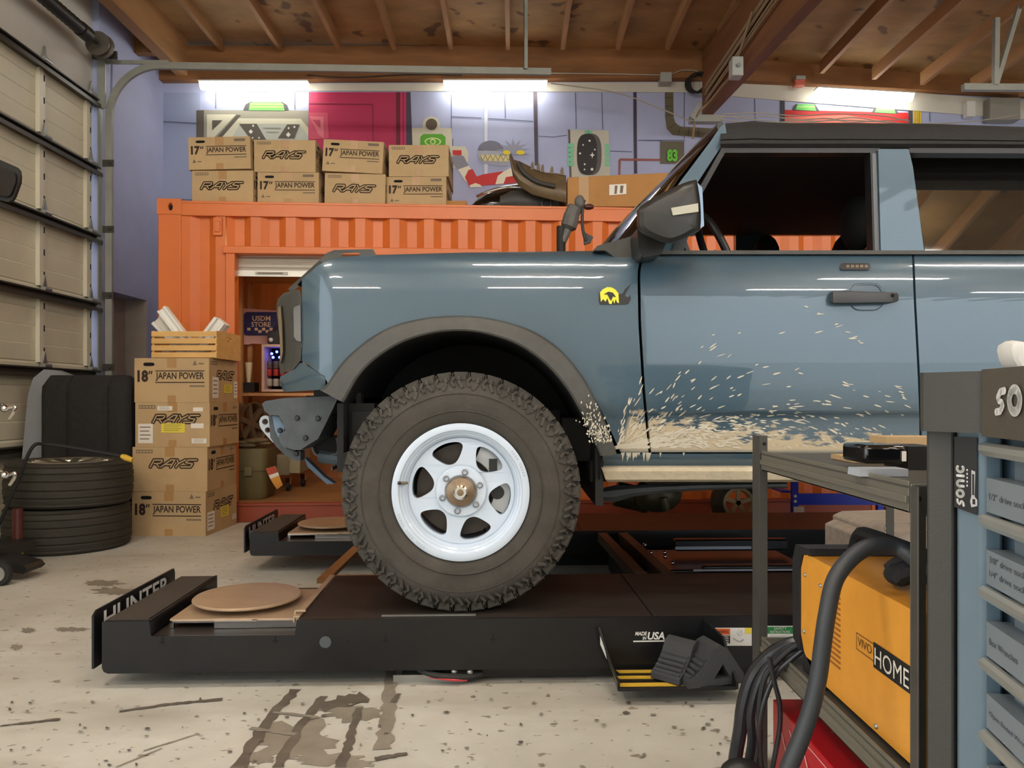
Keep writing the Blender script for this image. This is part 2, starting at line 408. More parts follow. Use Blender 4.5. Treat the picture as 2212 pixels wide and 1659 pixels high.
for l in [[(353,263),(424,266)],[(466,200),(466,235)],[(637,200),(637,236)],[(353,430),(415,432)],[(975,205),(975,300)],[(976,252),(1040,255)],[(1090,200),(1092,256)],
          [(1055,256),(1152,262)],[(1163,294),(1196,296),(1225,292)],[(1243,200),(1245,278)],[(1300,200),(1302,280)],[(1378,303),(1430,304)],[(1318,326),(1366,328)],[(978,300),(978,420)],[(1478,200),(1478,300)],
          [(1630,212),(1632,265)],[(2008,232),(2009,262)],[(1380,303),(1480,303)]]: line(DK, l)
Mu(DG, za([(95,230),(160,228),(160,500),(95,500)]), 1); Mu(GR, za([(160,228),(1050,232),(1050,500),(160,500)]), 1)
Mu(CR, za([(185,265),(435,265),(230,480),(185,480)]), 2); Mu(DG, za([(230,315),(318,315),(230,400)]), 3)
Mu(DG, za([(235,500),(440,268),(475,272),(280,500)]), 2)
Mu(CR, za([(280,500),(455,298),(985,302),(1050,380),(1050,500)]), 3); Mu((190,196,186), za([(380,500),(465,345),(970,345),(1050,450),(1050,500)]), 4)
Mu(DG, za([(460,345),(610,345),(690,480),(560,480)]), 5); Mu(DG, za([(870,350),(978,350),(930,470),(790,470)]), 5)
for x, y, r in ((580,362,10),(560,412,18),(575,465,8),(630,465,9),(882,382,10),(932,372,11),(880,438,20)):
    Mu((238,240,230), za([(x-r,y),(x,y-r*1.1),(x+r,y),(x,y+r*1.1)]), 6)
line(GR, za([(665,380),(815,382)]), 2, 5); line(GR, za([(690,415),(800,415)]), 2, 5)
Mu((84,84,88), za([(495,230),(515,180),(560,155),(830,158),(870,185),(885,232)]), 2)
Mu((120,232,110), za([(543,230),(552,170),(580,155),(815,160),(838,185),(848,232)]), 3)
for y in (178, 203): line((190,245,120), za([(555,y),(838,y+2)]), 2.5, 4)
# the red panel and its stripes
Mu((192,44,92), za([(1055,75),(1800,75),(1800,700),(1050,700)]), 2)
Mu((210,84,112), za([(1055,250),(1215,250),(1225,470),(1050,480)]), 3); Mu((226,120,138), za([(1060,280),(1180,285),(1185,470),(1140,440)]), 4)
Mu((190,70,96), za([(1080,310),(1150,312),(1150,380)]), 5)
line((140,26,62), za([(1055,172),(1600,180),(1605,600)]), 2.2, 4)
Mu((112,22,48), za([(1800,75),(1835,75),(1835,700),(1800,700)]), 3); Mu((204,52,104), za([(1835,75),(1885,75),(1885,700),(1835,700)]), 3)
line((140,26,62), za([(1860,75),(1862,690)]), 2, 4)
Mu((70,66,82), za([(1885,75),(1922,75),(1940,560),(1938,700),(1885,700)]), 3)
# hooded target plate with the green eye screen
Mu(CR, zb([(118,380),(210,378),(210,335),(230,300),(285,278),(335,300),(357,340),(357,378),(455,385),(462,535),(575,540),(600,600),(595,670),(560,715),(465,720),(465,865),(118,865)]), 2)
ell((96,84,74), 860+285*.2532, 180+350*.2532, 12.5, 12.5, 4)
Mu((96,178,44), zb([(185,600),(190,455),(215,432),(375,432),(405,460),(405,600)]), 3)
ell((220,240,160), 860+296*.2532, 180+498*.2532, 18, 9, 4); ell((96,178,44), 860+296*.2532, 180+498*.2532, 15, 6.6, 5); ell((220,240,160), 860+296*.2532, 180+498*.2532, 6.4, 6.4, 6); ell((96,178,44), 860+296*.2532, 180+498*.2532, 3.6, 3.6, 7)
Mu((220,240,160), zb([(280,550),(372,550),(372,600),(280,600)]), 4)
# pale pipe, dark posts
Mu((214,220,238), zb([(735,70),(764,70),(764,860),(735,860)]), 2)
Mu((78,70,86), zb([(1152,62),(1186,62),(1196,705),(1166,700)]), 2); Mu((62,52,72), zb([(2006,62),(2034,62),(2040,770),(2012,770)]), 2)
# bent striped pipe with a grey gauntlet, toothed grey dome, spiked burst
Mu((206,38,44), zb([(465,570),(540,570),(542,615),(466,612)]), 3)
Mu((140,142,156), zb([(450,625),(500,612),(560,620),(600,700),(510,735),(465,690)]), 3)
Mu((238,232,208), zb([(510,735),(602,702),(660,790),(620,880),(570,830)]), 3); Mu((206,44,44), zb([(570,800),(600,740),(635,730),(670,795),(730,775),(890,750),(940,770),(1000,790),(1010,850),(880,860),(740,870),(610,885)]), 4)
Mu((238,232,208), zb([(610,870),(660,850),(700,865),(720,885),(615,888)]), 5); Mu((238,232,208), zb([(830,862),(850,790),(900,752),(960,720),(1000,760),(980,790),(920,800),(900,856)]), 5)
ell((118,120,138), 860+790*.2532, 180+572*.2532, 28, 21, 3, a0=0, a1=180)
Mu((170,174,190), zb([(680,575),(905,575),(950,610),(950,700),(860,705),(720,680),(685,640)]), 3)
Mu((226,216,160), zb([(690,612),(945,606),(950,668),(720,660)]), 4)
for i in range(6): line((120,112,84), zb([(700+i*44,612),(720+i*44,660),(742+i*44,612)]), 1.2, 6)
burst = []
for i in range(9):
    a = radians(200-i*27); burst += [(985+150*cos(a), 580-110*sin(a)), (985+70*cos(a-.22), 580-58*sin(a-.22))]
Mu((150,154,176), zb(burst), 4)
ell((232,212,40), 860+925*.2532, 180+590*.2532, 8, 5, 5); ell((232,212,40), 860+1045*.2532, 180+590*.2532, 9, 5, 5)
# star hatch
Mu((200,198,182), zb([(1450,395),(1795,402),(1808,800),(1468,800)]), 2); Mu((100,84,84), zb([(1450,395),(1466,395),(1480,800),(1464,800)]), 3)
def oval(cx, cy, rx, ry): return [(cx+rx*math.copysign(abs(cos(2*pi*i/36))**.7, cos(2*pi*i/36)), cy+ry*math.copysign(abs(sin(2*pi*i/36))**.7, sin(2*pi*i/36))) for i in range(36)]
Mu((92,88,86), zb(oval(1632,606,104,178)), 3); Mu((44,40,40), zb(oval(1612,606,86,174)), 4)
for x, y, r in ((1633,490,9),(1578,525,7),(1678,565,7),(1552,598,9),(1592,690,8),(1590,735,7),(1654,733,12)): ell((240,240,236), 860+x*.2532, 180+y*.2532, r*.26, r*.26, 6, 10)
Mu((246,246,240), zb([(1632,612),(1650,606),(1656,585),(1663,606),(1680,612),(1663,618),(1656,642),(1650,618)]), 6)
for i in range(5):
    for (x0, x1, y0) in ((1446,1500,512),(1764,1804,515)):
        Mu((130,206,164), zb([(x0,y0+i*40),(x1,y0+i*40),(x1,y0+34+i*40),(x0,y0+34+i*40)]), 4)
Mu((130,206,164), zb([(1592,402),(1655,402),(1655,428),(1592,428)]), 4); line((60,120,100), zb([(1624,402),(1624,428)]), 1, 5)
Mu((150,84,76), zb([(1880,780),(1880,655),(1895,640),(2300,645),(2300,662),(1900,660),(1896,780)]), 3)
# painted duct, meter box, red hatch
Mu((104,98,76), zc([(370,462),(414,462),(416,600),(425,630),(450,648),(640,660),(640,712),(410,692),(380,660),(372,600)]), 2)
for p in ([(372,500),(414,500)],[(372,545),(414,545)],[(374,590),(416,590)],[(395,655),(430,632)],[(440,690),(450,650)],[(490,695),(495,655)],[(540,700),(545,660)]): line((70,64,48), zc(p), 1.4, 4)
Mu((104,98,80), zc([(346,724),(470,724),(470,840),(346,840)]), 3); mural.text('83', W(1441,349,14), X, Z, .115, .135, paint((104,204,56)), bold=.05)
Mu((66,66,78), zc([(962,516),(985,516),(987,640),(962,640)]), 2); Mu((206,38,40), zc([(985,563),(1618,578),(1625,680),(985,680)]), 3); Mu((236,120,104), zc([(985,600),(1300,590),(1500,620),(1625,640),(1625,690),(985,690)]), 4)
for x0, y0 in ((1025,565),(1432,578)):
    Mu((70,72,84), zc([(x0,y0),(x0+15,y0-32),(x0+115,y0-32),(x0+140,y0+6)]), 4); Mu((110,206,100), zc([(x0+16,y0-2),(x0+26,y0-32),(x0+112,y0-30),(x0+122,y0+4)]), 5)
    line((186,236,140), zc([(x0+24,y0-18),(x0+116,y0-16)]), 2, 6)
Mu((66,66,78), zc([(1620,545),(1640,545),(1640,680),(1620,680)]), 3)
for i in range(4): Mu((226,190,44), zc([(1643+i*11,540),(1651+i*11,540),(1652+i*11,660),(1644+i*11,660)]), 3)
mural.build('mural', mural_mats, wall_back)
# ------------------------------------------------------------------ sectional garage door in the left wall
door = thing('door_1', 'cream sectional garage door with ribbed panels and dark struts', 'door', (WX, 3.2, 0)); del door['category']; door['kind'] = 'structure'
m_dpan = M('cream_door_steel', (214,208,182), .5, var=.06, vscale=3); m_dstile = M('door_stile_steel', (218,212,190), .45, .1); m_strut = M('dark_strut_steel', (74,72,64), .4, .4)
m_line = M('door_groove', (150,146,120), .6)
PH = .612
for i in range(6):
    z0 = i*PH+.012; mb = MB()
    zs = [z0, z0+.04, z0+.055, z0+.19, z0+.2, z0+.33, z0+.34, z0+.47, z0+.48, z0+.575, z0+PH-.012]
    prof = []
    for j, z in enumerate(zs): prof.append((WX-.05+(.012 if j in (0, 1, 9, 10) else 0)-(.006 if j in (2,4,6,8) else 0), z))
    mb.grid([[Vector((x, yy, z)) for x, z in prof] for yy in (1.0, 6.93)], 0)
    mb.bb((WX-.10, 1.0, z0), (WX-.062, 6.93, z0+PH-.014), 0)
    for z in (z0+.058, z0+.194, z0+.334, z0+.474): mb.bb((WX-.06, 1.0, z), (WX-.0545, 6.93, z+.006), 1)
    pn = mb.build('panel', [m_dpan, m_line], door); pn['kind'] = 'structure'
    st_ = MB()
    for yy in (6.16, 5.0, 3.8, 6.84):
        st_.bb((WX-.05, yy-.05, z0+.05), (WX-.015, yy+.0, z0+PH-.05), 0); st_.bb((WX-.05, yy+.005, z0+.05), (WX-.03, yy+.05, z0+PH-.05), 0)
        for zz in (z0+.12, z0+.30, z0+.48): st_.bb((WX-.031, yy+.012, zz), (WX-.0285, yy+.04, zz+.05), 1)
    st_.build('stile', [m_dstile, m_dark], pn)
    sb = MB()
    zz = z0+PH-.05
    sb.bb((WX-.04, 1.0, zz), (WX+.035, 6.96, zz+.012)); sb.bb((WX-.04, 1.0, zz+.05), (WX+.02, 6.96, zz+.062)); sb.bb((WX-.04, 1.0, zz), (WX-.03, 6.96, zz+.06)); sb.bb((WX+.03, 1.0, zz-.02), (WX+.036, 6.96, zz+.012))
    sb.build('strut', m_strut, door)
    for yy in (6.16, 6.84):
        h = MB(); h.prism([(WX-.02, yy-.045, zz+.06), (WX-.02, yy+.045, zz+.06), (WX-.02, yy+.02, zz+.12), (WX-.02, yy, zz+.19), (WX-.02, yy-.02, zz+.12)], (.02, 0, 0)); h.cyl((WX+.01, yy-.04, zz+.075), (WX+.01, yy+.05, zz+.075), .018, 10)
        h.build('hinge', m_steel, door)
m_track = M('track_steel', (156,158,148), .45, .25, var=.08)
tr = thing('door_track', 'curved galvanised garage door track running along under the ceiling', 'track', (WX+.06, 7.0, 0))
tk = MB()
ty = 6.985; tz = 4.02
vt = [(WX+.08, ty, .0), (WX+.08, ty, 3.55)]
arc = [(WX+.08+.46*(1-cos(a)), ty, 3.55+.47*sin(a)) for a in [i*pi/2/14 for i in range(15)]]
arc += [(WX+.6+i*.35, ty+.013*i, tz) for i in range(1, 11)]; arc.append((.365, 7.1, tz))
def channel(mb, path, w, t, wdir):
    pr = []
    for i, p in enumerate(path):
        p = Vector(p); tt = (Vector(path[min(i+1, len(path)-1)])-Vector(path[max(i-1, 0)])).normalized(); nn = Vector(wdir).cross(tt).normalized()
        pr.append([p+nn*w/2-Vector(wdir)*t, p+nn*w/2+Vector(wdir)*t, p-nn*w/2+Vector(wdir)*t, p-nn*w/2-Vector(wdir)*t])
    mb.grid(pr, 0, wrap=True); mb.face(pr[0]); mb.face(list(reversed(pr[-1])))
channel(tk, vt+arc[1:], .06, .016, (0, 1, 0)); tk.build('rail', m_track, tr)
ab = MB(); ab.bb((WX+.0, 6.93, 3.62), (WX+.07, 6.945, 4.08)); ab.bb((WX+.0, 6.93, 0), (WX+.012, 7.0, 4.08)); ab.bb((WX+.02, ty-.02, 4.03), (WX+.62, ty-.005, 4.065)); ab.build('angle_bracket', m_track, tr)
sp_ = MB(); 
for z in (.6, 1.25, 1.9, 2.5, 3.1):
    sp_ = MB(); sp_.bb((WX+.03, 6.96, z), (WX+.13, 6.972, z+.06)); sp_.sphere((WX+.1, 6.955, z+.03), .012); sp_.build('splice_plate', m_strut, tr)
hg = MB(); hg.bb((.108, 7.06, 4.03), (.145, 7.065, 4.79)); hg.bb((.108, 7.06, 4.03), (.113, 7.1, 4.79)); hg.build('hanger', m_track, tr)
t2 = thing('door_track', 'short pale track on two ceiling struts at the top right corner', 'track', (3.6, 6.6, 3.7))
q = MB(); a, b_ = P(2080,189,6.6), P(2500,192,6.7); q.bar(a, b_, .05, .055); q.build('rail', m_track, t2)
q = MB(); q.bar(P(2150,184,6.6), P(2152,40,6.6)+Vector((0,0,.0)), .04, .045, up=(0,1,0)); q.build('hanger', m_track, t2)
q = MB(); q.bar(P(2152,180,6.6), P(2212,-20,6.62), .035, .04, up=(0,1,0)); q.bar(P(2212,-20,6.62), P(2260,-170,6.62), .035, .04, up=(0,1,0)); q.build('brace', m_track, t2)
ts = thing('torsion_spring', 'black torsion spring and drum on the shaft above the garage door', 'spring', (WX+.1, 6.5, 4.2))
q = MB()
pr = []
for i in range(0, 101): pr.append((.058 if i % 2 else .052, -3.0*i/100))
q.lathe(pr, (WX+.12, 6.44, 4.1), (0, 1, 0), 18); q.lathe([(0,0),(.062,0),(.062,.12),(.03,.14),(0,.14)], (WX+.12, 6.44, 4.1), (0,1,0), 18); q.build('coil', M('oiled_spring', (44,42,38), .45, .3), ts)
MB().cyl((WX+.12, 1, 4.1), (WX+.12, 6.92, 4.1), .014, 12).build('shaft', m_strut, ts)
q = MB(); q.lathe([(0,0),(.055,0),(.105,.005),(.105,.02),(.085,.03),(.085,.065),(.11,.075),(.11,.09),(0,.09)], (WX+.12, 6.70, 4.1), (0,1,0), 24); q.build('cable_drum', M('cast_drum', (104,98,88), .5, .4, var=.2), ts)
q = MB(); q.bb((WX+.0, 6.84, 4.02), (WX+.22, 6.86, 4.09)); q.bb((WX+.08, 6.83, 4.03), (WX+.16, 6.85, 4.15)); q.build('bearing_plate', m_strut, ts)
# ------------------------------------------------------------------ strip lights
LAMPS = 'strip lights of the workshop'
def lamp(name, a, b_, label, dz=.085, dy=.11, group=None, glow=None):
    glow = glow or m_tubeglow
    a, b_ = Vector(a), Vector(b_); c = (a+b_)/2
    t = thing(name, label, 'light', c, group)
    d = (b_-a).normalized(); up = Vector((0,0,1)); up = (up-d*up.dot(d)).normalized()
    MB().bar(a-d*.01+up*(dz*.42), b_+d*.01+up*(dz*.42), dy, dz*.16, up=up).build('housing', m_white, t)
    prof = []
    for i in range(9):
        an = pi*i/8; prof.append((cos(an)*dy*.5, -sin(an)*dz*.86))
    r = d.cross(up); mb = MB()
    mb.grid([[p+r*x+up*(y+dz*.34) for x, y in prof] for p in (a, b_)]); mb.face([a+r*x+up*(y+dz*.34) for x, y in prof]); mb.face([b_+r*x+up*(y+dz*.34) for x, y in reversed(prof)])
    if group is None: mb.build('diffuser', glow, t)
    else:
        for s in (-1, 1): MB().cyl(a+r*s*.07, b_+r*s*.07, .02, 12).build('tube', glow, t)
    return t
def wl(x0, y0, x1, y1): 
    p, q = W(x0, y0), W(x1, y1); p.y -= .158; q.y -= .158
    return P(x0, y0, p.y), P(x1, y1, q.y)
a, b_ = wl(434, 185, 665, 185); lamp('strip_light', a, b_, 'glowing strip light above the grey painted hatch at the left end of the wall', glow=m_wallglow)
a, b_ = wl(960, 184, 1180, 184); lamp('strip_light', a, b_, 'glowing strip light between the red painted panel and the star hatch', glow=m_wallglow)
a, b_ = wl(1764, 199, 1969, 211); lamp('strip_light', a, b_, 'glowing tilted strip light over the red painted hatch right of the girder', glow=m_wallglow)
i = 0
struct('wall_front', MB().bb((-4.2, -7.2, 4.6), (13, -7, 5)).bb((-4.2, -7.2, 0), (2.2, -7, 4.6)), m_head)
struct('ground', MB().bb((-40, -40, -.25), (40, 12, -.12)), M('pale_concrete_outside', (214,212,206), .9))  # unseen concrete paving, made pale so the truck side reflects brighter
for yy in (1.6, -1.0, -3.6):
    for xx in (-2.3, .3, 3.6, 6.4):
        if yy > 4 and xx > 0: continue
        z = 4.45 if xx < 2.4 else zr(xx+.6)-.3
        lamp('ceiling_strip_light', (xx-.6, yy, z), (xx+.6, yy, z), 'glowing strip light hanging under the roof over the workshop floor', group='strip lights overhead out of the picture')
        hb = MB()
# ================================================================== orange shipping container
CT = .06; ca = 1/math.hypot(1, CT); CU = Vector((ca, CT*ca, 0)); CV = Vector((-CT*ca, ca, 0)); CO = Vector((-2.83, 6.14, 0))
def F(px, py, d=0):                                   # container front plane, d metres behind it
    q = (px-CX)/FPX; return P(px, py, (6.14+.06*2.83+d/ca)/(1-.06*q))
def cu(px, d=0): return (F(px, 860, d)-CO).dot(CU)
def cz(py, px=500, d=0): return F(px, py, d).z
def CC(u, v, z): return CO+CU*u+CV*v+Vector((0, 0, z))
def cbox(mb, u0, u1, v0, v1, z0, z1, mi=0):
    return mb.hexa([CC(u0,v0,z0),CC(u1,v0,z0),CC(u1,v1,z0),CC(u0,v1,z0),CC(u0,v0,z1),CC(u1,v0,z1),CC(u1,v1,z1),CC(u0,v1,z1)], mi)
m_or = M('orange_container_paint', (212,110,44), .36, var=.06, vscale=2.5)
m_or_shade = M('shaded_sill_orange', (140,60,34), .45, var=.1, vscale=3)  # container orange darkened: shade under the truck put into the rail colour
cont = thing('shipping_container', 'orange corrugated shipping container with a roller door against the painted wall', 'container', CO)
CL, CD, CH = 6.06, 1.93, 2.59
q = MB()
for u, s in ((0, 1), (CL-.18, -1)):
    q = MB(); a = [(u,0),(u+.18,0),(u+.18,.05),(u+.05,.05),(u+.05,.16),(u,.16)]
    if s < 0: a = [(2*u+.18-x, y) for x, y in a]
    q.prism([CC(x, y, .118) for x, y in a], (0,0,CH-.236)); q.build('corner_post', m_or, cont, bevel=.008)
for u in (0, CL-.178):
    for z in (0, CH-.118):
        q = MB()
        hole = [(.085+.018*cos(a), .05+(.034 if sin(a) > 0 else .03)*1.0*sin(a)) for a in [2*pi*k/16 for k in range(16)]]
        q.plate([(0,0),(.19,0),(.19,.125),(0,.125)], [[(x+.02, y+.008) for x, y in hole]], lambda x, y, d, u=u, z=z: CC(u-.004+x, -.006+d, z-.002+y), .03)
        cbox(q, u, u+.178, .03, .16, z, z+.118); cbox(q, u+.05, u+.13, .0245, .0295, z+.01, z+.1, 1)
        q.build('corner_casting', [m_or, m_dark], cont, bevel=.006)
zrail = cz(466, 450)
q = MB(); cbox(q, .18, CL-.18, 0, .06, zrail, CH-.012); cbox(q, .18, CL-.18, -.004, 0, CH-.03, CH-.01); q.build('top_rail', m_or, cont, bevel=.006)
UO0, UO1 = cu(509), cu(1040)                         # door opening
zo1, zo0 = cz(549, 520), .16
q = MB(); cbox(q, .18, CL-.18, 0, .06, 0, .155); cbox(q, .18, CL-.18, -.01, .0, .13, .155); q.build('bottom_rail', m_or_shade, cont, bevel=.005)
def corr(u0, u1, z0, z1, off=0):
    per, fl, sl, dp = .278, .078, .061, .042; us = []; u = u0-off
    while u < u1:
        for a, d in ((0, 0), (fl, 0), (fl+sl, dp), (2*fl+sl, dp)): us.append((u+a, d))
        u += per
    us = [(min(max(a, u0), u1), d) for a, d in us if a > u0-.2]
    mb = MB(); mb.grid([[CC(a, .012+d, z) for a, d in us] for z in (z0, z1)])
    mb.grid([[CC(a, .018+d, z) for a, d in us] for z in (z0, z1)]); return mb
ud0, ud1 = cu(489), UO1+.12
for (u0, u1, z0, z1) in ((.17, ud0, .15, zrail+.02), (ud0, ud1, zo1+.03, zrail+.02), (ud1, CL-.17, .15, zrail+.02)):
    corr(u0, u1, z0, z1, (u0-.17) % .278).build('side_panel', m_or, cont, angle=20)
q = MB(); cbox(q, cu(461), cu(480), -.012, .03, cz(509,470), cz(470,470)); cbox(q, cu(465), cu(477), -.02, -.012, cz(502,470), cz(478,470)); q.build('vent', m_or, cont, bevel=.006)
q = MB(); cbox(q, ud0, UO0, -.025, .09, .155, zo1+.03); cbox(q, UO1, ud1, -.025, .09, .155, zo1+.03); cbox(q, ud0-.02, ud1+.02, -.035, .09, zo1, zo1+.06); q.build('door_frame', m_or, cont, bevel=.005)
q = MB(); zs0 = cz(594, 540, .07)
for k in range(5):
    z = zs0+.03+k*.035; q.grid([[CC(u, .07+.012*abs(sin(pi*j/4)), z+.035*j/4) for j in range(5)] for u in (UO0, UO1)])
cbox(q, UO0, UO1, .06, .085, zs0-.012, zs0+.035)
q.build('roller_shutter', M('silver_shutter', (206,202,190), .35, .5), cont)
q = MB(); cbox(q, UO0+.14, UO0+.40, .0555, .0595, zs0+.0, zs0+.026); cbox(q, UO0+.16, UO0+.36, .0545, .0552, zs0+.008, zs0+.018, 1); q.build('maker_plate', [M('grey_plate', (180,178,170), .5), m_grey], cont)
q = MB(); cbox(q, 0, CL, .02, CD, CH-.04, CH-.02); q.build('roof_panel', m_or, cont)
q = MB(); cbox(q, 0, .03, .16, CD, .1, CH-.04); cbox(q, CL-.03, CL, .16, CD, .1, CH-.04); cbox(q, 0, CL, CD-.03, CD, .05, CH-.03); q.build('end_wall', m_or, cont)
m_floorw = M('container_plywood_floor', (164,120,72), .5, var=.2, vscale=5, stretch=(.4, 2, 1))
q = MB(); cbox(q, .03, CL-.03, .06, CD-.03, .1, .157); q.build('plywood_floor', m_floorw, cont)
m_line2 = M('container_lining', (158,98,50), .6, var=.25, vscale=5, stretch=(2.5, 1, .3))
q = MB(); cbox(q, .03, CL-.03, CD-.06, CD-.03, .158, 2.5); cbox(q, .03, .05, .17, CD-.05, .158, 2.5); cbox(q, .05, CL-.05, .06, CD-.05, 2.49, 2.51); q.build('wood_lining', m_line2, cont)
lamp('strip_light', CC(.9, .75, 2.44), CC(2.1, .75, 2.44), 'added warm lamp under the roof inside the orange container, hidden behind its header', glow=M('warm_fill_glow', (255,206,140), emit=9.0))  # added lamp, out of sight, to give the container interior its warm light
# --- things inside the container
def G(px, py, d): return F(px, py, d)
m_pine = M('pine_board', (198,146,90), .6, var=.15, vscale=8)
sh = thing('shelf_unit', 'pine shelf unit just inside the container door', 'shelf', CC(.7, .9, .158))
SD = .62
q = MB(); zsh = G(560, 849, SD).z; cbox(q, cu(511,SD), cu(700,SD)+.3, SD, SD+.42, zsh-.025, zsh); q.build('shelf_board', m_pine, sh)
q = MB(); z2_ = 2.1; cbox(q, cu(511,SD), cu(700,SD)+.3, SD, SD+.42, z2_-.025, z2_); q.build('shelf_board', m_pine, sh)
for u in (cu(511,SD)-.01, cu(700,SD)+.28):
    q = MB(); cbox(q, u, u+.055, SD+.001, SD+.05, .159, 2.15); cbox(q, u, u+.04, SD+.38, SD+.42, .159, 2.15); q.build('post', m_pine, sh)
zt_ = zsh
# cooler
def gbox(mb, x0, y0, x1, y1, d0, d1, mi=0):
    a, b_ = G(x0, y1, d0), G(x1, y0, d0); u0, u1 = (a-CO).dot(CU), (b_-CO).dot(CU)
    return cbox(mb, u0, u1, d0, d1, a.z, b_.z, mi)
fr = thing('drinks_cooler', 'small glass-fronted drinks cooler with blue lights on the shelf inside the container', 'cooler', G(600, 846, .66))
q = MB(); gbox(q, 565, 744, 571, 846, .64, .95); gbox(q, 571, 744, 660, 749, .64, .95); gbox(q, 571, 841, 660, 846, .64, .95); gbox(q, 654, 749, 660, 841, .64, .95); q.build('casing', M('pale_rose_plastic', (206,172,150), .5), fr)
q = MB(); gbox(q, 571, 749, 654, 841, .9, .95); q.build('liner', m_dark, fr)
mb_ = M('blue_led', (70,80,255), emit=7)
for x, y in ((587,764),(590,772),(604,772),(598,760),(616,766)):
    q = MB(); q.sphere(G(x, y, .72), .012); q.build('indicator_light', mb_, fr)
mcan = [M('red_can', (170,52,40), .35, .3), M('dark_can', (90,70,60), .4), M('pale_can', (170,160,140), .4)]
for rw_, (y0, y1, mi) in enumerate(((780,796,1),(797,812,0),(818,834,2))):
    for k in range(5):
        a, b_ = G(582+k*14, y1, .76), G(582+k*14, y0, .76)
        t = MB(); t.lathe([(0,0),(.024,0),(.026,.006),(.026,(b_-a).z-.006),(.02,(b_-a).z),(0,(b_-a).z)], a, Z, 14); o = t.build('drink_can', mcan[mi]); recenter(o)
        tag(o, ['dark drink can on the upper row inside the little cooler', 'red drink can on the middle row inside the little cooler', 'pale drink can on the bottom row inside the little cooler'][rw_], 'can', ['upper','middle','lower'][rw_]+' row of cans in the cooler')
# sign
sg = thing('store_sign', 'pink and navy checkered store sign standing on the container shelf', 'sign', G(565, 746, .95))
def plane2(d):
    o = G(500, 860, d); s = (G(600, 860, d)-o).length/100
    return lambda x, y, t=0: G(x, y, d)+CV*t
m_pink = M('pale_pink_board', (226,176,160), .6); m_navy = M('navy_board', (44,44,92), .5); m_cream = M('cream_paint', (232,196,150), .6)
q = MB(); q.plate([(526,666),(612,672),(612,746),(543,742),(541,744),(527,744)], [], plane2(.95), .02); q.build('backing_board', m_pink, sg)
def rrect(x0, y0, x1, y1, r, n=5):
    pts = []
    for cx, cy, a0 in ((x1-r,y0+r,-90),(x1-r,y1-r,0),(x0+r,y1-r,90),(x0+r,y0+r,180)):
        pts += [(cx+r*cos(radians(a0+90*i/n)), cy+r*sin(radians(a0+90*i/n))) for i in range(n+1)]
    return pts
q = MB(); q.plate(rrect(527, 674, 610, 724, 7), [], plane2(.935), .012)
o0 = G(545, 694, .933)
q.text('USDM', G(545, 693, .932), CU, Z, .165, .046, 1, bold=.02); q.text('STORE', G(543, 706, .932), CU, Z, .175, .046, 1, bold=.02)
for k in range(7):
    y = 708 if k % 2 == 0 else 713
    if k != 1: q.face([G(a, b_, .932) for a, b_ in ((534+k*8,y),(541+k*8,y),(541+k*8,y+6),(534+k*8,y+6))], 1)
q.build('sign_face', [m_navy, m_cream], sg)
q = MB(); gbox(q, 578, 716, 602, 742, .8, .88); q.sphere(G(585, 734, .79), .02, 1); q.cyl(G(590, 716, .84), G(600, 700, .84), .012, 8)
o = q.build('camera', [m_black, m_paper]); tag(recenter(o), 'small black camera in front of the checkered store sign', 'camera')
o.location.z = o.location.z
q = MB(); gbox(q, 514, 826, 549, 846, .66, .82); o = q.build('black_box', M('dark_box', (38,34,30), .5)); tag(recenter(o), 'low black box on the container shelf under the white tube', 'box')
q = MB(); a = G(537, 826, .72); b_ = G(537, 783, .72)
q.lathe([(0,0),(.016,0),(.018,.03),(.02,.035),(.034,(b_-a).z)], a, Z, 14); q.prism([b_+CU*-.034-CV*.004, b_+CU*.034-CV*.004, b_+CU*.034+CV*.004, b_+CU*-.034+CV*.004], (0,0,-.002)); o = q.build('cream_tube', M('ivory_tube', (236,222,180), .5)); tag(recenter(o), 'ivory squeeze tube standing on the black box', 'tube')
# wheel leaning, gloves, olive case, leaflet, trolley
m_oldal = M('dull_alloy', (140,124,96), .4, .6, var=.2)
wl_ = thing('alloy_wheel', 'bare alloy wheel seen edge-on leaning inside the container door', 'wheel', G(530, 965, .5))
c = G(531, 915, .45); ax = (CU*.93-CV*.36).normalized()
rW = .185
q = MB(); q.lathe([(rW,-.09),(rW*.93,-.08),(rW*.88,0),(rW*.93,.08),(rW,.09),(rW*.96,.09),(rW*.86,.0),(rW*.96,-.09)], c, ax, 40, closed=True); q.build('rim', m_oldal, wl_)
q = MB(); 
for k in range(6):
    a_ = 2*pi*k/6; u = ax.orthogonal().normalized(); v = ax.cross(u); q.bar(c+ax*.05, c+ax*.06+(u*cos(a_)+v*sin(a_))*rW*.95, .045, .03, up=ax)
q.cyl(c+ax*.02, c+ax*.075, .04, 16); q.build('spokes', m_oldal, wl_)
q = MB()
for k, (x, y, r_) in enumerate(((528,956,.045),(545,953,.05),(560,951,.05),(572,958,.035),(534,962,.05))): q.sphere(G(x, y, .3), r_, 0, 12, (1.6, 1, .5))
zc_ = G(545, 968, .35).z
o = q.build('work_gloves', M('olive_leather', (112,96,66), .7)); tag(recenter(o), 'crumpled tan work gloves on top of the olive case', 'gloves')
oc = thing('storage_case', 'olive drab moulded case on the container floor just inside the door', 'case', G(548, 1075, .3))
q = MB(); pr = []
zb = .16; ztp = G(548, 968, .28).z; uc, vc = cu(541, .42), .39
def ringc(s, z): return [CC(uc+s*x, vc+s*y, z) for x, y in rrect(-.19, -.2, .19, .2, .06, 4)]
for s, z in ((.9, zb), (1, zb+.05), (1, zb+(ztp-zb)*.55), (1.03, zb+(ztp-zb)*.56), (1.03, ztp-.02), (.99, ztp)): pr.append(ringc(s, z))
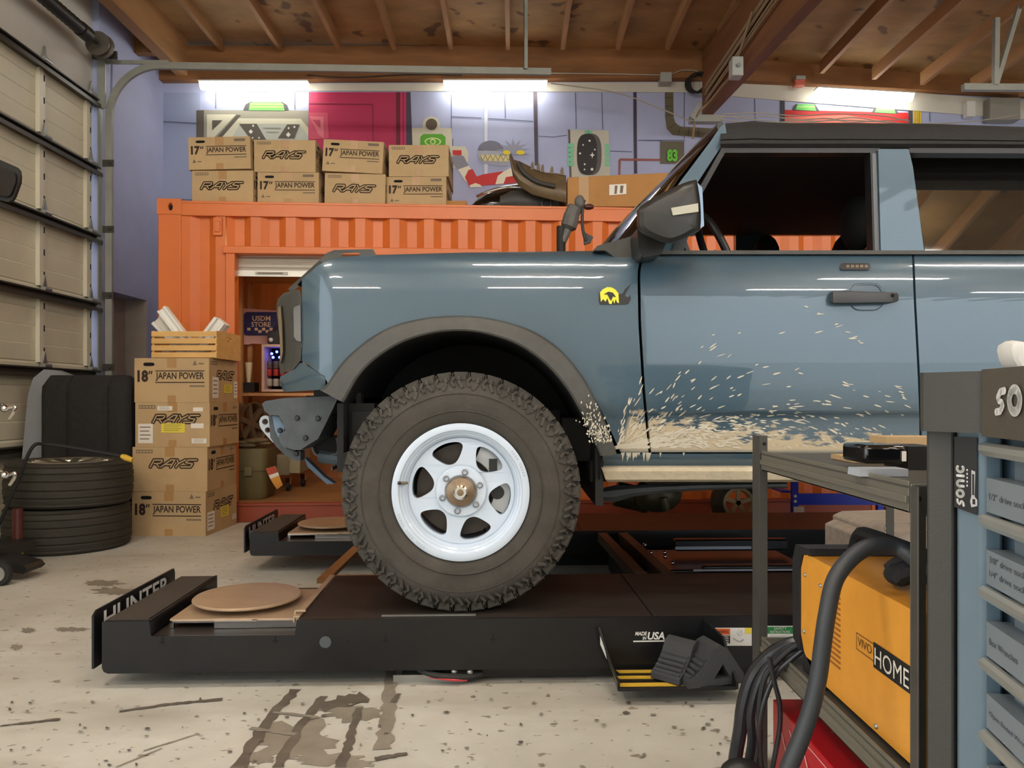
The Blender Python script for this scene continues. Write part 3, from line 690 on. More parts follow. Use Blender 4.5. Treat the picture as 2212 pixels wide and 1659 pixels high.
q.grid(pr, 0, wrap=True); q.face(pr[-1]); q.face(list(reversed(pr[0]))); q.build('shell', M('olive_drab', (98,88,52), .6, var=.12), oc)
for a, b_ in ((.02,.08),(-.1,-.05)):
    q = MB(); cbox(q, uc+a, uc+b_, vc-.225, vc-.2, zb+.2, zb+.27); q.build('latch', M('olive_latch', (120,110,72), .5), oc)
lf = MB(); pts = []
for i in range(7):
    t = i/6; pts.append([G(574+t*16+(t*t*8), 1012+t*45-8*sin(pi*t)*0, .18-.03*sin(pi*t)), G(595+t*16-t*0, 1006+t*42, .18-.03*sin(pi*t))])
lf.grid(pts[:3], 1); lf.grid(pts[2:4], 0); lf.grid(pts[3:], 2)
o = lf.build('leaflet', [m_paper, M('rust_print', (176,74,48), .6), M('amber_print', (222,160,74), .6)]); tag(recenter(o), 'curled orange and white leaflet hanging beside the olive case', 'leaflet')
tro = thing('tool_trolley', 'pale trolley on black casters deep in the container', 'trolley', G(625, 1040, .9))
q = MB(); gbox(q, 592, 982, 625, 1026, .92, 1.3, 0); gbox(q, 625, 940, 648, 1022, .85, 1.3, 0); q.build('body', M('beige_cabinet', (160,148,116), .6), tro)
for x, y, d in ((623,1028,.8),(655,1014,1.15)):
    q = MB(); a = G(x, y+6, d); q.cyl(Vector((a.x-.015,a.y,.158+.04)), Vector((a.x+.015,a.y,.158+.04)), .04, 16, 0); q.bb((a.x-.02,a.y-.02,.158+.06), (a.x+.02,a.y+.02,.158+.12), 1); q.build('caster', [m_rubber, m_chrome], tro)
# ================================================================== cardboard wheel boxes
LOGO = [[(0,.0),(0,.95),(.78,.95),(.85,.72),(.72,.5),(.2,.48)],[(.42,.46),(.82,.0)],[(1.0,.0),(1.62,.98),(1.98,.98),(1.92,.0)],[(1.35,.34),(1.9,.34)],[(2.2,.98),(2.5,.48),(3.0,.98)],[(2.5,.48),(2.42,.0)],[(4.05,.97),(3.25,.97),(3.15,.6),(3.85,.45),(3.8,.02),(2.9,.02)]]
def cardbox(name, S_, H, big):
    t = thing(name, 'x', 'box', (0,0,0)); h = S_/2; q = MB(); q.box((0,0,H/2), (S_,S_,H), 0)
    e = .0012
    for k in range(4):
        n = [Vector((0,-1,0)), X, Y, Vector((-1,0,0))][k]; ux = [X, Y, Vector((-1,0,0)), Vector((0,-1,0))][k]
        o = n*(h+e)-ux*h
        if k % 2 == 0:     # outlined italic logo
            x0, x1, y0, y1 = (.24,.88,.46,.70) if not big else (.2,.86,.42,.62)
            x0, x1, y0, y1 = (.15,.85,.44,.635) if not big else (.24,.88,.55,.715)
            lw_, lh_ = S_*(x1-x0), H*(y1-y0); sh = .36
            for wd, mi_, dz_ in ((.52, 1, 0), (.17, 0, .0008)):
                for st_ in LOGO: q.stroke([((x/4.55+ (z*sh/4.55))*lw_, z*lh_) for x, z in st_], wd*lh_, o+n*dz_+ux*S_*x0+Z*H*y0, ux, Z, mi_)
            q.face([o+ux*S_*a+Z*H*b_ for a, b_ in ((.05,.86),(.27,.86),(.27,.94),(.05,.94))], 2)
            for j in range(5): q.face([o+n*.0005+ux*S_*a+Z*H*b_ for a, b_ in ((.06+j*.042,.88),(.09+j*.042,.88),(.09+j*.042,.92),(.06+j*.042,.92))], 0)
        else:
            y0 = .46; q.text('18' if big else '17', o+ux*S_*.04+Z*H*y0, ux, Z, S_*.145, H*.27, 1, bold=.05)
            for dx in (.205, .235): q.stroke([(S_*dx, H*.245), (S_*(dx-.008), H*.19)], S_*.017, o+Z*H*y0, ux, Z, 1)
            q.text('JAPAN POWER', o+ux*S_*.285+Z*H*(y0+.02), ux, Z, S_*.65, H*.2, 1, bold=.022)
            for yy in (y0-.02, y0+.24): q.face([o+ux*S_*a+Z*H*b_ for a, b_ in ((.28,yy),(.94,yy),(.94,yy+.022),(.28,yy+.022))], 1)
            q.face([o+ux*S_*a+Z*H*b_ for a, b_ in ((.74,y0-.11),(.94,y0-.11),(.94,y0-.075),(.74,y0-.075))], 2)
            sl = rrect(.12, .82, .27, .90, .035)
            q.face([o+ux*S_*a+Z*H*b_ for a, b_ in sl], 3)
            iy = .9 if big else .27; ix = .78 if big else .06
            q.face([o+ux*S_*a+Z*H*b_ for a, b_ in ((ix,iy-.06),(ix+.06,iy-.06),(ix+.03,iy+.05))], 2); q.face([o+ux*S_*a+Z*H*b_ for a, b_ in ((ix+.08,iy-.04),(ix+.15,iy-.04),(ix+.15,iy-.01),(ix+.08,iy-.01))], 2)
            if not big: q.face([o+ux*S_*a+Z*H*b_ for a, b_ in ((.74,.86),(.92,.86),(.92,.94),(.74,.94))], 2)
    q.build('carton', [m_card, m_ink, m_grey, m_dark], t)
    for a, b_ in (((-.035, -h-.0008, H-.07), (.035, -h+.0004, H)), ((-h, -.035, H-.0004), (h, .035, H+.0008)), ((h-.0004, -.035, H-.07), (h+.0008, .035, H)), ((h-.0004, -.03, 0), (h+.0008, .03, .05)), ((-.03, -h-.0008, 0), (.03, -h+.0004, .05))):
        q = MB(); q.bb(a, b_); q.build('tape', m_tape, t)
    return t
def sticker(box, k, S_, H, a0, a1, b0, b1, mat, name='shipping_label', lines=True):
    h = S_/2; n = [Vector((0,-1,0)), X, Y, Vector((-1,0,0))][k]; ux = [X, Y, Vector((-1,0,0)), Vector((0,-1,0))][k]; o = n*(h+.002)-ux*h
    q = MB(); q.prism([o+ux*S_*a+Z*H*b_ for a, b_ in ((a0,b0),(a1,b0),(a1,b1),(a0,b1))], n*.0006)
    if lines:
        for j in range(4):
            yy = b1-(b1-b0)*(.2+.2*j); q.face([o+n*.0012+ux*S_*a+Z*H*b_ for a, b_ in ((a0+(a1-a0)*.12,yy),(a0+(a1-a0)*(.85-.1*(j % 2)),yy),(a0+(a1-a0)*(.85-.1*(j % 2)),yy+(b1-b0)*.05),(a0+(a1-a0)*.12,yy+(b1-b0)*.05))], 1)
    q.build(name, [mat, m_grey], box)
S7, H7 = .498, .262
p7 = cardbox('cardboard_box', S7, H7, False)
ctop = CH-.009
yC = lambda px: F(px, 860, .05).y
rows7 = [  # left px, right px, level, logo front?, tilt, extra depth, label
    (415,549,0,True,0,.0,'lower cardboard box with logo side out at the left end of the container row'),
    (554,689,0,False,0,.02,'lower cardboard box with 17-inch print, second from left on the orange container'),
    (700,830,0,True,.02,.05,'lower cardboard box with logo side out, under the tilted box'),
    (839,962,0,False,0,.08,'lower cardboard box with 17-inch print at the right end of the row'),
    (406,542,1,False,-.025,.0,'upper cardboard box with 17-inch print at the left end of the row'),
    (547,681,1,True,0,.02,'upper cardboard box with logo side out, second from left in the row'),
    (695,828,1,False,.055,.05,'tilted upper cardboard box with 17-inch print against the red painted panel'),
    (843,966,1,True,0,.08,'upper cardboard box with logo side out below the green painted eye')]
for i, (x0, x1, lv, logo, tilt, dep, lab) in enumerate(rows7):
    yy = F((x0+x1)/2, 860, .06+dep).y; cx = ((x0+x1)/2-CX)*yy/FPX
    loc = Vector((cx, yy+S7/2, ctop+.001+lv*(H7+.003)+(.0165 if lv and abs(tilt) > .03 else 0.008 if tilt else 0)))
    b_ = p7 if i == 0 else dup(p7, loc)
    b_.location = loc; b_.rotation_euler = (0, tilt, (0 if logo else -pi/2)+.03*((i*7) % 3-1)*.6); b_['label'] = lab; b_['group'] = 'cardboard wheel boxes on the container'
    if not logo: b_.rotation_euler = (-tilt, 0, -pi/2+.015*((i*5) % 3-1))
    if i == 0: base7 = b_
S8, H8 = .548, .322
p8 = cardbox('cardboard_box', S8, H8, True)
labs8 = ['bottom cardboard box of the floor stack with 18-inch print facing out', 'second cardboard box from the floor, its logo front free of labels',
         'third cardboard box from the floor, its front bearing yellow and white labels', 'topmost cardboard box of the floor stack, under the slatted crate']
st8 = []
for i in range(4):
    x0 = (287,287,292,289)[i]; yf = 5.575; cx = (x0-CX)*yf/FPX+S8/2
    loc = (cx, yf+S8/2+(0,.0,.01,.015)[i], i*(H8+.001)); b_ = p8 if i == 0 else dup(p8, loc)
    b_.location = loc; b_.rotation_euler = (0, 0, (-.05, -.02, -.03, -.02)[i]+(0 if i in (1, 2) else -pi/2)); b_['label'] = labs8[i]; b_['group'] = 'cardboard wheel boxes stacked on the floor'; st8.append(b_)
b = st8[2]
sticker(b, 0, S8, H8, .04, .24, .08, .52, m_paper); sticker(b, 0, S8, H8, .35, .67, .32, .53, m_yel, 'yellow_label'); sticker(b, 0, S8, H8, .75, .92, .42, .53, m_paper, lines=False); sticker(b, 0, S8, H8, .76, .96, .08, .19, m_paper); sticker(b, 0, S8, H8, .30, .5, .82, .92, m_paper); sticker(b, 0, S8, H8, .78, .91, .80, .89, m_paper, lines=False)
b = st8[3]
sticker(b, 2, S8, H8, .1, .3, .1, .58, m_paper); sticker(b, 2, S8, H8, .5, .78, .22, .42, m_yel, 'yellow_label'); sticker(b, 2, S8, H8, .85, .98, .1, .5, m_paper)
b = st8[0]
sticker(b, 2, S8, H8, .04, .26, .1, .52, m_paper); sticker(b, 2, S8, H8, .46, .72, .3, .55, m_yel, 'yellow_label'); sticker(b, 2, S8, H8, .84, .98, .15, .28, m_paper)
# slatted crate with white foam pieces
cz0 = 4*(H8+.001); cc = Vector(((326-CX)*5.62/FPX+.24, 5.62+.25, cz0))
cr = thing('wooden_crate', 'slatted pine crate on top of the floor stack of cardboard boxes', 'crate', cc)
cr.rotation_euler = (0, 0, -.03)
m_crate = M('crate_pine', (216,172,104), .6, var=.12, vscale=10, stretch=(.3, 1, 2))
cw, cd, chh = .485, .46, .203
for k, z in enumerate((.025, .077, .128, .18)):
    q = MB(); q.bb(cc+Vector((-cw/2, -cd/2, z-.019)), cc+Vector((cw/2, -cd/2+.012, z+.019))); q.build('slat', m_crate, cr)
    q = MB(); q.bb(cc+Vector((-cw/2, cd/2-.012, z-.019)), cc+Vector((cw/2, cd/2, z+.019))); q.build('slat', m_crate, cr)
for sx in (-1, 1):
    q = MB(); x = sx*(cw/2-.008)
    hole = [(y_, z_) for y_, z_ in rrect(-.05, .14, .05, .165, .012)]
    q.plate([(-cd/2+.012, 0), (cd/2-.012, 0), (cd/2-.012, chh), (-cd/2+.012, chh)], [hole], lambda a, b2, d, x=x: cc+Vector((x-.008+d, a, b2)), .016); q.build('end_board', m_crate, cr)
q = MB(); q.bb(cc+Vector((-cw/2+.02, -cd/2+.02, .002)), cc+Vector((cw/2-.02, cd/2-.02, .012))); q.build('base_board', m_crate, cr)
m_foam = M('white_foam', (236,234,226), .7)
def foam(a, b_, w_, h_, lab, up=(0,1,0)):
    q = MB(); a, b_ = Vector(a), Vector(b_); q.bar(a, b_, w_, h_, up=up)
    d = (b_-a).normalized(); r = d.cross(Vector(up)).normalized(); u2 = r.cross(d)
    for s in (-1, 1): q.bar(a+r*s*w_*.35+u2*-h_*.6, b_+r*s*w_*.35+u2*-h_*.6, w_*.25, h_*.5, up=up)
    o = q.build('foam_corner', m_foam, bevel=.004); tag(o, lab, 'packing foam', 'white packing foam in the slatted crate'); recenter(o)
foam(P(425,766,5.74), P(352,668,5.74), .075, .05, 'long white foam edge leaning left out of the slatted crate')
foam(P(400,750,5.84), P(342,690,5.84), .11, .05, 'wide white foam block behind the left leaning foam edge')
foam(P(432,760,5.80), P(482,694,5.80), .10, .09, 'white foam corner leaning right out of the slatted crate')
q = MB()
for k in range(9): q.sphere(P(360+k*8, 762-((k*5) % 4)*7, 5.72), .035, 0, 10, (1.2,1,.7))
tag(recenter(q.build('bubble_wrap', M('pale_wrap', (226,222,208), .35))), 'crumpled pale wrap inside the slatted crate', 'wrapping')
# flat box, bumper, fender liner, long box on top of the container
def onroof(px, d): return F(px, 860, d)
q = MB(); a = F(962, 445, .15); b_ = F(1008, 433, .15); q.bb((a.x, a.y, ctop), (b_.x, a.y+.35, ctop+.07)); tag(recenter(q.build('flat_carton', m_card2)), 'flat brown carton at the right end of the box row on the container', 'box')
m_gloss = M('gloss_black_plastic', (14,14,15), .12, coat=.6); m_dirty = M('dirty_brown_plastic', (104,86,60), .5, var=.25, vscale=8); m_gmat = M('matt_grey_black_plastic', (58,56,52), .55, var=.15)
bp = thing('bumper_cover', 'glossy black curved bumper cover lying on the container roof', 'bumper', (F(1110,450,.3).x, F(1110,450,.3).y, ctop))
rows = []
for (px, y0, y1, d) in ((1010,449,446,.25),(1022,449,424,.16),(1045,449,408,.10),(1075,450,400,.08),(1110,451,396,.08),(1150,452,400,.1),(1190,453,408,.12),(1205,454,414,.15)):
    rows.append([F(px+k*2, y0+(y1-y0)*s, d+.22+.16*s*s-.05*sin(pi*s)) for k, s in enumerate((0, .2, .4, .6, .75, .85, .94, 1))]+[F(px+16, y1+4, d+.57), F(px+18, y0, d+.62)])
for r_ in rows:
    r_[0].z = r_[-1].z = ctop+.005
    for v in r_: v.z = max(v.z, ctop+.005)
q = MB().grid(rows); q.build('skin', m_gloss, bp)
q = MB(); 
rows = []
for px, y0, y1, d in ((1080,449,424,.04),(1105,450,412,.03),(1140,451,410,.02),(1180,452,414,.03),(1208,453,424,.05)):
    rows.append([F(px, y0+(y1-y0)*s, d+.13-.03*sin(pi*s)) for s in (0,.3,.6,.85,1)])
[setattr(v, 'z', max(v.z, ctop+.005)) for r_ in rows for v in r_]; q.grid(rows); q.build('lower_grille', m_gmat, bp)
q = MB(); c = F(1180, 440, .1); c.z = max(c.z, ctop+.05); q.lathe([(.035,0),(.045,0),(.045,.05),(.035,.05)], c, CV, 20, closed=True); q.build('lamp_ring', m_gmat, bp)
q = MB(); q.tube(smooth([F(1030,424,.25), F(1060,412,.19), F(1100,404,.15), F(1140,406,.15)], 6), .012, 8); q.build('trim_strip', m_chrome, bp)
fl_ = thing('fender_liner', 'dirty brown plastic fender liner curving up from the container roof', 'car part', (F(1160,440,.3).x, F(1160,440,.3).y, ctop))
top = [(1104,330),(1110,345),(1122,348),(1150,362),(1170,372),(1200,374),(1216,377),(1223,379)]
bot = [(1100,338),(1108,380),(1122,402),(1150,420),(1180,428),(1205,434),(1216,436),(1223,438)]
rows = []
for (a, b_), (c, d) in zip(top, bot):
    rows.append([F(a+(c-a)*s, b_+(d-b_)*s, .02+.10*(1-s)-.08*sin(pi*s)) for s in (0,.15,.35,.55,.75,.9,1)])
rows2 = []
for i in range(len(rows)-1):
    for t in (0,.33,.66): rows2.append([rows[i][j].lerp(rows[i+1][j], t) for j in range(7)])
rows2.append(rows[-1])
q = MB().grid(rows2); q.grid([[p+CV*.012 for p in r_] for r_ in rows2]); q.build('shell', m_dirty, fl_)
for px, py in ((1150,362),(1163,365),(1172,368),(1192,372),(1214,374)):
    q = MB(); q.prism([F(px-4,py+4,.09), F(px+4,py+4,.09), F(px+3,py-10,.09), F(px,py-14,.09), F(px-3,py-8,.09)], CV*.01); q.build('clip_tab', m_dirty, fl_)
q = MB(); q.tube(smooth([F(1120,352,.0), F(1132,372,-.02), F(1160,392,-.03), F(1200,402,-.03)], 6), .02, 8); q.build('stiffening_rib', m_gmat, fl_)
lb = thing('long_carton', 'long brown carton with one white label on the container roof', 'box', (F(1320,450,.3).x, F(1320,450,.3).y, ctop))
a = F(1226, 450, .0); yy = a.y
q = MB(); x0 = a.x; ztl, ztr = P(1226,383,yy).z, P(1410,374,yy).z
q.hexa([(x0,yy,ctop),(x0+1.25,yy+.02,ctop),(x0+1.25,yy+.5,ctop),(x0,yy+.45,ctop),(x0,yy,ztl),(x0+1.25,yy+.02,ztr+.03),(x0+1.25,yy+.5,ztr+.03),(x0,yy+.45,ztl)]); q.build('carton', m_card2, lb, bevel=.004)
def onb(px, py): return P(px, py, yy-.004+.016*(((px-CX)*yy/FPX)-x0)/1.25)
q = MB(); q.prism([onb(1250,382),onb(1272,381),onb(1272,452),onb(1250,452)], (0,.001,0)); q.build('tape', m_tape, lb)
q = MB(); q.face([onb(1316,399),onb(1353,397),onb(1353,419),onb(1316,422)]); q.face([v-Y*.001 for v in (onb(1328,401),onb(1334,401),onb(1332,419),onb(1327,419))], 1); q.face([v-Y*.001 for v in (onb(1340,401),onb(1347,401),onb(1345,417),onb(1339,417))], 1); q.build('shipping_label', [m_paper, m_grey], lb)
# ================================================================== left foreground: tyres, seat, stand
m_tyre = M('worn_tyre_rubber', (50,47,38), .75, var=.18, vscale=6, bump=.2, bscale=50)
def tyre_prof(Rr, w_, r_in, grooves=4):
    pr = [(r_in, -w_*.36), (r_in+.02, -w_*.43), (Rr*.86, -w_*.5), (Rr*.94, -w_*.485), (Rr*.985, -w_*.43)]
    n = 24
    for i in range(n+1):
        x = -w_*.40+w_*.8*i/n
        g = any(abs(x-gx*w_) < w_*.018 for gx in (-.26, -.09, .09, .26)[:grooves])
        pr.append((Rr-(.008 if g else 0)-.012*(x/(w_*.4))**4, x))
    pr += [(Rr*.985, w_*.43), (Rr*.94, w_*.485), (Rr*.86, w_*.5), (r_in+.02, w_*.43), (r_in, w_*.36)]
    return pr
m_alu = M('machined_alloy', (214,206,186), .25, .85)
def road_wheel(loc, lab, tilt=0):
    t = thing('tyre', lab, 'tyre', loc); c = Vector(loc)+Vector((0,0,.145))
    MB().lathe(tyre_prof(.385, .288, .24), c, Z, 72).build('tread_casing', m_tyre, t)
    q = MB(); q.lathe([(.24,-.10),(.215,-.1),(.205,0),(.225,.125),(.25,.142),(.262,.138),(.235,.085)], c, Z, 56); q.build('rim', m_alu, t)
    q = MB()
    for k in range(10):
        a = 2*pi*k/10; d = Vector((cos(a), sin(a), 0)); q.bar(c+Z*.105+d*.03, c+Z*.128+d*.226, .05, .025)
    q.cyl(c+Z*.04, c+Z*.115, .05, 20); q.disc(c-Z*.02, Z, .2, 40, 1); q.build('spokes', [m_alu, m_dark], t)
    return t
road_wheel((-3.0, 5.2, 0), 'bottom tyre of the pair stacked flat beside the cardboard boxes')
t = road_wheel((-2.985, 5.19, .2955), 'upper tyre of the pair stacked flat, silver spokes showing on top'); t.rotation_euler = (0, .012, 0)
seat = thing('car_seat_backrest', 'black pleated car seat backrest with grey back standing against the garage door', 'car seat', (-3.15, 5.7, 0))
m_seat = M('black_seat_fabric', (34,32,31), .85, var=.25, vscale=30, bump=.3, bscale=160); m_seatg = M('grey_seat_fabric', (140,142,146), .85, var=.08, bump=.2, bscale=200)
rows = []
for i in range(15):
    s = i/14; z = 1.17*s; row = []
    for j in range(41):
        u = j/40; x = -3.47+.67*u
        e = min(u, 1-u)*.67; rnd = .06*(1-min(1, e/.07))**2; top_ = .09*max(0, (s-.9)/.1)**2
        cr_ = .035*exp(-((u-.32)/.022)**2)+.03*exp(-((u-.74)/.03)**2)
        row.append(Vector((x, 5.60+rnd+top_+cr_+.02*sin(u*9+s*2)*.4, z-.05*max(0, 1-e/.06)**2*(s > .95))))
    rows.append(row)
q = MB().grid(rows); back = [[Vector((v.x, 5.74, v.z)) for v in r_] for r_ in (rows[0], rows[-1])]
q.grid([rows[-1], back[1]]); q.grid([rows[0], back[0]]); q.grid([[r_[0] for r_ in rows], [Vector((r_[0].x, 5.74, r_[0].z)) for r_ in rows]]); q.grid([[r_[-1] for r_ in rows], [Vector((r_[-1].x, 5.74, r_[-1].z)) for r_ in rows]])
q.build('cushion', m_seat, seat)
pts = [(-3.69,.25),(-3.66,.6),(-3.62,1.02),(-3.58,1.15),(-3.50,1.215),(-3.42,1.21),(-3.30,1.165),(-3.0,1.16),(-2.85,1.0),(-2.85,.1),(-3.55,.1)]
q = MB().prism([(x, 5.745, z) for x, z in pts], (0,.09,0)); q.build('backing_panel', m_seatg, seat, bevel=.03, seg=3)
cb = thing('power_lead', 'black cable with a yellow plug looped over the stacked tyres', 'cable', (-2.9, 4.75, .6))
q = MB(); q.tube(smooth([P(-10,1150,4.72), P(8,1110,4.72), P(40,1035,4.72), P(70,966,4.72), P(100,960,4.80), P(150,966,4.84), P(210,976,4.9), P(262,985,4.95)], 8), .011, 8); q.build('lead', m_rubber, cb)
q = MB(); q.tube([P(262,985,4.95), P(270,988,4.95), P(286,994,4.95)], [.013,.02,.016], 10); q.build('plug', M('yellow_plug', (220,180,60), .5), cb)
stn = thing('tyre_changer', 'black workshop machine at the left picture edge with chrome levers and a caster', 'machine', (-2.95, 4.2, 0))
q = MB(); q.bb((-3.05,4.1,.1), (-2.92,4.25,2.6)); q.bar((-2.98,4.17,2.35), (-2.86,4.16,2.25), .08, .08); q.build('column', m_black, stn, bevel=.006)
hd = [(-30,330),(0,345),(34,360),(41,367),(43,380),(42,394),(31,424),(26,432),(17,436),(0,432),(-34,424)]
q = MB().prism([P(x, y, 4.12) for x, y in hd], (0,.02,0)); q.build('head_housing', m_black, stn, bevel=.004)
q = MB().prism([P(2+(x-2)*.78, 396+(y-396)*.72, 4.105) for x, y in hd], (0,.012,0)); q.build('lens', M('dark_lens', (24,20,18), .3), stn)
for y0 in (876, 1020):
    q = MB(); q.tube(smooth([P(-20,y0-10,4.15), P(4,y0-2,4.12), P(18,y0+6,4.12), P(32,y0+2,4.12), P(30,y0+14,4.12), P(20,y0+28,4.12)], 5), .009, 8); q.sphere(P(10,y0+6,4.12), .022); q.build('lever', m_chrome, stn)
q = MB(); q.prism([P(x,y,4.2) for x, y in ((-40,1206),(4,1208),(52,1222),(60,1232),(50,1240),(22,1236),(-40,1230))], (0,.16,0)); q.build('foot', m_black, stn, bevel=.006)
q = MB(); c = P(0,1236,4.1); c.z = .066; q.lathe([(.0,-.02),(.06,-.02),(.066,-.01),(.066,.01),(.06,.02),(0,.02)], c, Y, 28); q.lathe([(0,-.024),(.04,-.024),(.04,.024),(0,.024)], c, Y, 20, 1); q.build('caster_wheel', [m_rubber, m_steel], stn)
q = MB(); q.bb((-3.2,4.05,.1), (-2.85,4.6,.16)); q.cyl((-3.1,4.5,.0), (-3.1,4.5,.1), .03); q.build('base', m_black, stn)
ct = MB(); c = P(10,1150,4.6); ct.cyl(Vector((-2.96,4.6,.0)), Vector((-2.96,4.6,.34)), .03, 14, 0); ct.cyl(Vector((-2.96,4.6,.06)), Vector((-2.96,4.6,.1)), .0305, 14, 1)
tag(recenter(ct.build('spray_can', [M('maroon_can', (80,34,30), .4), m_yel])), 'dark red spray can with a yellow band between machine and tyres', 'can')
# ================================================================== alignment lift
LA = radians(1.8); LU = Vector((cos(LA), sin(LA), 0)); LV = Vector((-sin(LA), cos(LA), 0)); LO = Vector((-1.406, 2.64, 0))
DH = .233
def Lp(u, v, z): return LO+LU*u+LV*v+Vector((0,0,z))
def lbox(mb, u0, u1, v0, v1, z0, z1, mi=0):
    return mb.hexa([Lp(u0,v0,z0),Lp(u1,v0,z0),Lp(u1,v1,z0),Lp(u0,v1,z0),Lp(u0,v0,z1),Lp(u1,v0,z1),Lp(u1,v1,z1),Lp(u0,v1,z1)], mi)
def lray(px, py, v):                     # point on the lift's vertical plane at distance v
    q = (px-CX)/FPX; n = LV; D = (LO+LV*v).dot(n); d = Vector((q, 1, (CY-py)/FPX)); t = (D-EYE*n.z)/d.dot(n); return Vector((0,0,EYE))+d*t
m_lift = M('black_powder_coat', (19,20,22), .35, spec=.35, var=.15, vscale=5, coat=.15); m_deck = M('black_runway_deck', (45,40,36), .5, spec=.25, var=.3, vscale=4, stretch=(.6, 2, 1)); m_plate = M('bare_turnplate_steel', (180,156,128), .34, .3, var=.1, vscale=12)
lift = thing('alignment_lift', 'low black scissor alignment lift with two runways under the truck', 'lift', LO)
def runway(v0, v1, us, zlow, u_end):
    q = MB(); lbox(q, us+.16, us+.66, v0, v1, zlow, .176); lbox(q, us, us+.16, v0, v1, zlow, DH); lbox(q, us+.66, u_end, v0, v1, zlow, DH-.003); q.build('runway', m_lift, lift, bevel=.007)
    q = MB(); q.prism([Lp(us+a, v0-.006, b_) for a, b_ in ((0,zlow+.02),(.006,zlow+.006),(.02,zlow),(u_end-us,zlow),(u_end-us,DH),(.662,DH),(.656,.182),(.166,.182),(.158,DH),(0,DH))], LV*.0065); q.build('side_plate', m_lift, lift, bevel=.002)
    q = MB(); lbox(q, us+.67, us+1.9, v0+.008, v1-.008, DH-.003, DH); lbox(q, us+1.905, u_end-.02, v0+.008, v1-.008, DH-.003, DH+.0005); q.build('deck_plate', m_deck, lift)
    q = MB(); lbox(q, us+.01, us+.155, v0+.012, v1-.012, DH-.002, DH+.004); lbox(q, us+.15, us+.157, v0+.012, v1, .19, DH+.004); q.build('stop_cover', M('dark_grip_tape', (62,54,46), .8, bump=.2, bscale=200), lift)
    q = MB(); q.prism([Lp(us-.03, v0-.015, zlow+.02), Lp(us-.03, v0-.015, DH+.022), Lp(us-.03, v0+.01, DH+.037), Lp(us-.03, v1-.01, DH+.037), Lp(us-.03, v1, DH+.02), Lp(us-.03, v1, zlow+.02)], LU*.008); q.build('end_plate', m_lift, lift)
    q = MB(); q.text('HUNTER', Lp(us-.0208, v0+.05, DH-.046), LV, Z, v1-v0-.12, .068, 0, bold=.02); q.build('lettering', m_white, lift)
    c0 = Lp(us+.40, (v0+v1)/2-.03, 0); vm = (v0+v1)/2-.03
    q = MB(); lbox(q, us+.19, us+.645, vm-.21, vm+.21, .206, .213, 0); lbox(q, us+.165, us+.65, v0+.0, v1, .1765, .18, 1); q.build('slip_plate', [m_plate, m_deck], lift)
    q = MB(); q.lathe([(0,.244),(.195,.244),(.2,.24),(.2,.236),(.19,.23),(.0,.228)], c0, Z, 64); q.build('turnplate_disc', m_plate, lift)
    q = MB()
    for a, b_, v_ in ((.19,.205,-.215),(.62,.64,-.215),(.35,.5,-.222),(.48,.62,-.218)): lbox(q, us+a, us+b_, vm+v_, vm+v_+.012, .182, .208)
    lbox(q, us+.2, us+.64, vm-.216, vm-.208, .2, .206); lbox(q, us+.55, us+.61, vm-.218, vm-.2, .182, .19)
    q.build('latch_bar', m_chrome, lift)
    q = MB(); q.bar(Lp(us+.655, v0+.02, DH+.004), Lp(us+.655, v1-.02, DH+.004), .022, .006); q.tube([Lp(us+.64,v0+.05,.21), Lp(us+.645,v0+.05,.25), Lp(us+.68,v0+.05,.25)], .005, 6); q.build('edge_strip', m_plate, lift)
runway(0, .665, 0, .055, 4.3); runway(1.75, 2.42, -.035, .1, 4.3)
# side details
def sidep(px, py): return lray(px, py, -.0068)
q = MB()
for px, py in ((351,1384),(595,1381),(833,1380),(1065,1378)):
    q.face([sidep(px+a, py+b_) for a, b_ in ((-2,-8),(2,-8),(2,0),(9,4),(2,6),(0,11),(-2,6),(-9,4),(-2,0))])
for px, py in ((655,1388),(752,1387)): q.face([sidep(px+2*cos(k), py+2*sin(k)) for k in range(6)])
q.build('key_slot', m_dark, lift)
q = MB(); c = sidep(703,1387); q.lathe([(0,-.003),(.02,-.003),(.0205,0),(.0205,.004)], c, LV, 28); q.build('hole_plug', M('grey_plug', (74,80,84), .5), lift)
q = MB(); q.text('MADE', sidep(1372,1373), LU, Z, .042, .0135, 0, bold=.03, shear=.2); q.text('IN', sidep(1388,1382), LU, Z, .014, .011, 0, bold=.03, shear=.2); q.text('USA', sidep(1399,1382), LU, Z, .06, .027, 0, bold=.03, shear=.2)
q.face([sidep(x,y) for x, y in ((1368,1384),(1436,1383),(1436,1386),(1368,1387))]); q.build('origin_mark', m_white, lift)
q = MB()
def srect(mb, x0, y0, x1, y1, mi, k=0): mb.face([lray(x, y, -.0068-.0008*k) for x, y in ((x0,y0),(x1,y0),(x1,y1),(x0,y1))], mi)
srect(q,1539,1356,1624,1395,0); srect(q,1540,1358,1577,1371,1,1); srect(q,1540,1373,1577,1390,2,1); srect(q,1609,1356,1623,1369,3,1); srect(q,1578,1358,1608,1394,0,1)
q.face([lray(x,y,-.0088) for x, y in ((1543,1368),(1551,1368),(1547,1361))], 2); q.text('WARNING', lray(1553,1368,-.0088), LU, Z, .034, .011, 2)
for k in range(4): srect(q,1542,1375+k*4,1574,1376.4+k*4,0,2)
q.lathe([(.009,0),(.0105,0)], lray(1598,1367,-.0088), LV, 20, 4); q.stroke([(0,0),(.012,.012)], .002, lray(1594,1371,-.0088), LU, Z, 4); q.stroke([(0,.012),(.014,.002),(.024,0),(.036,.006)], .004, lray(1584,1386,-.0088), LU, Z, 4)
q.build('warning_label', [m_white, M('warning_orange', (226,104,40), .5), m_black, m_yel, M('line_grey', (170,174,180), .6)], lift)
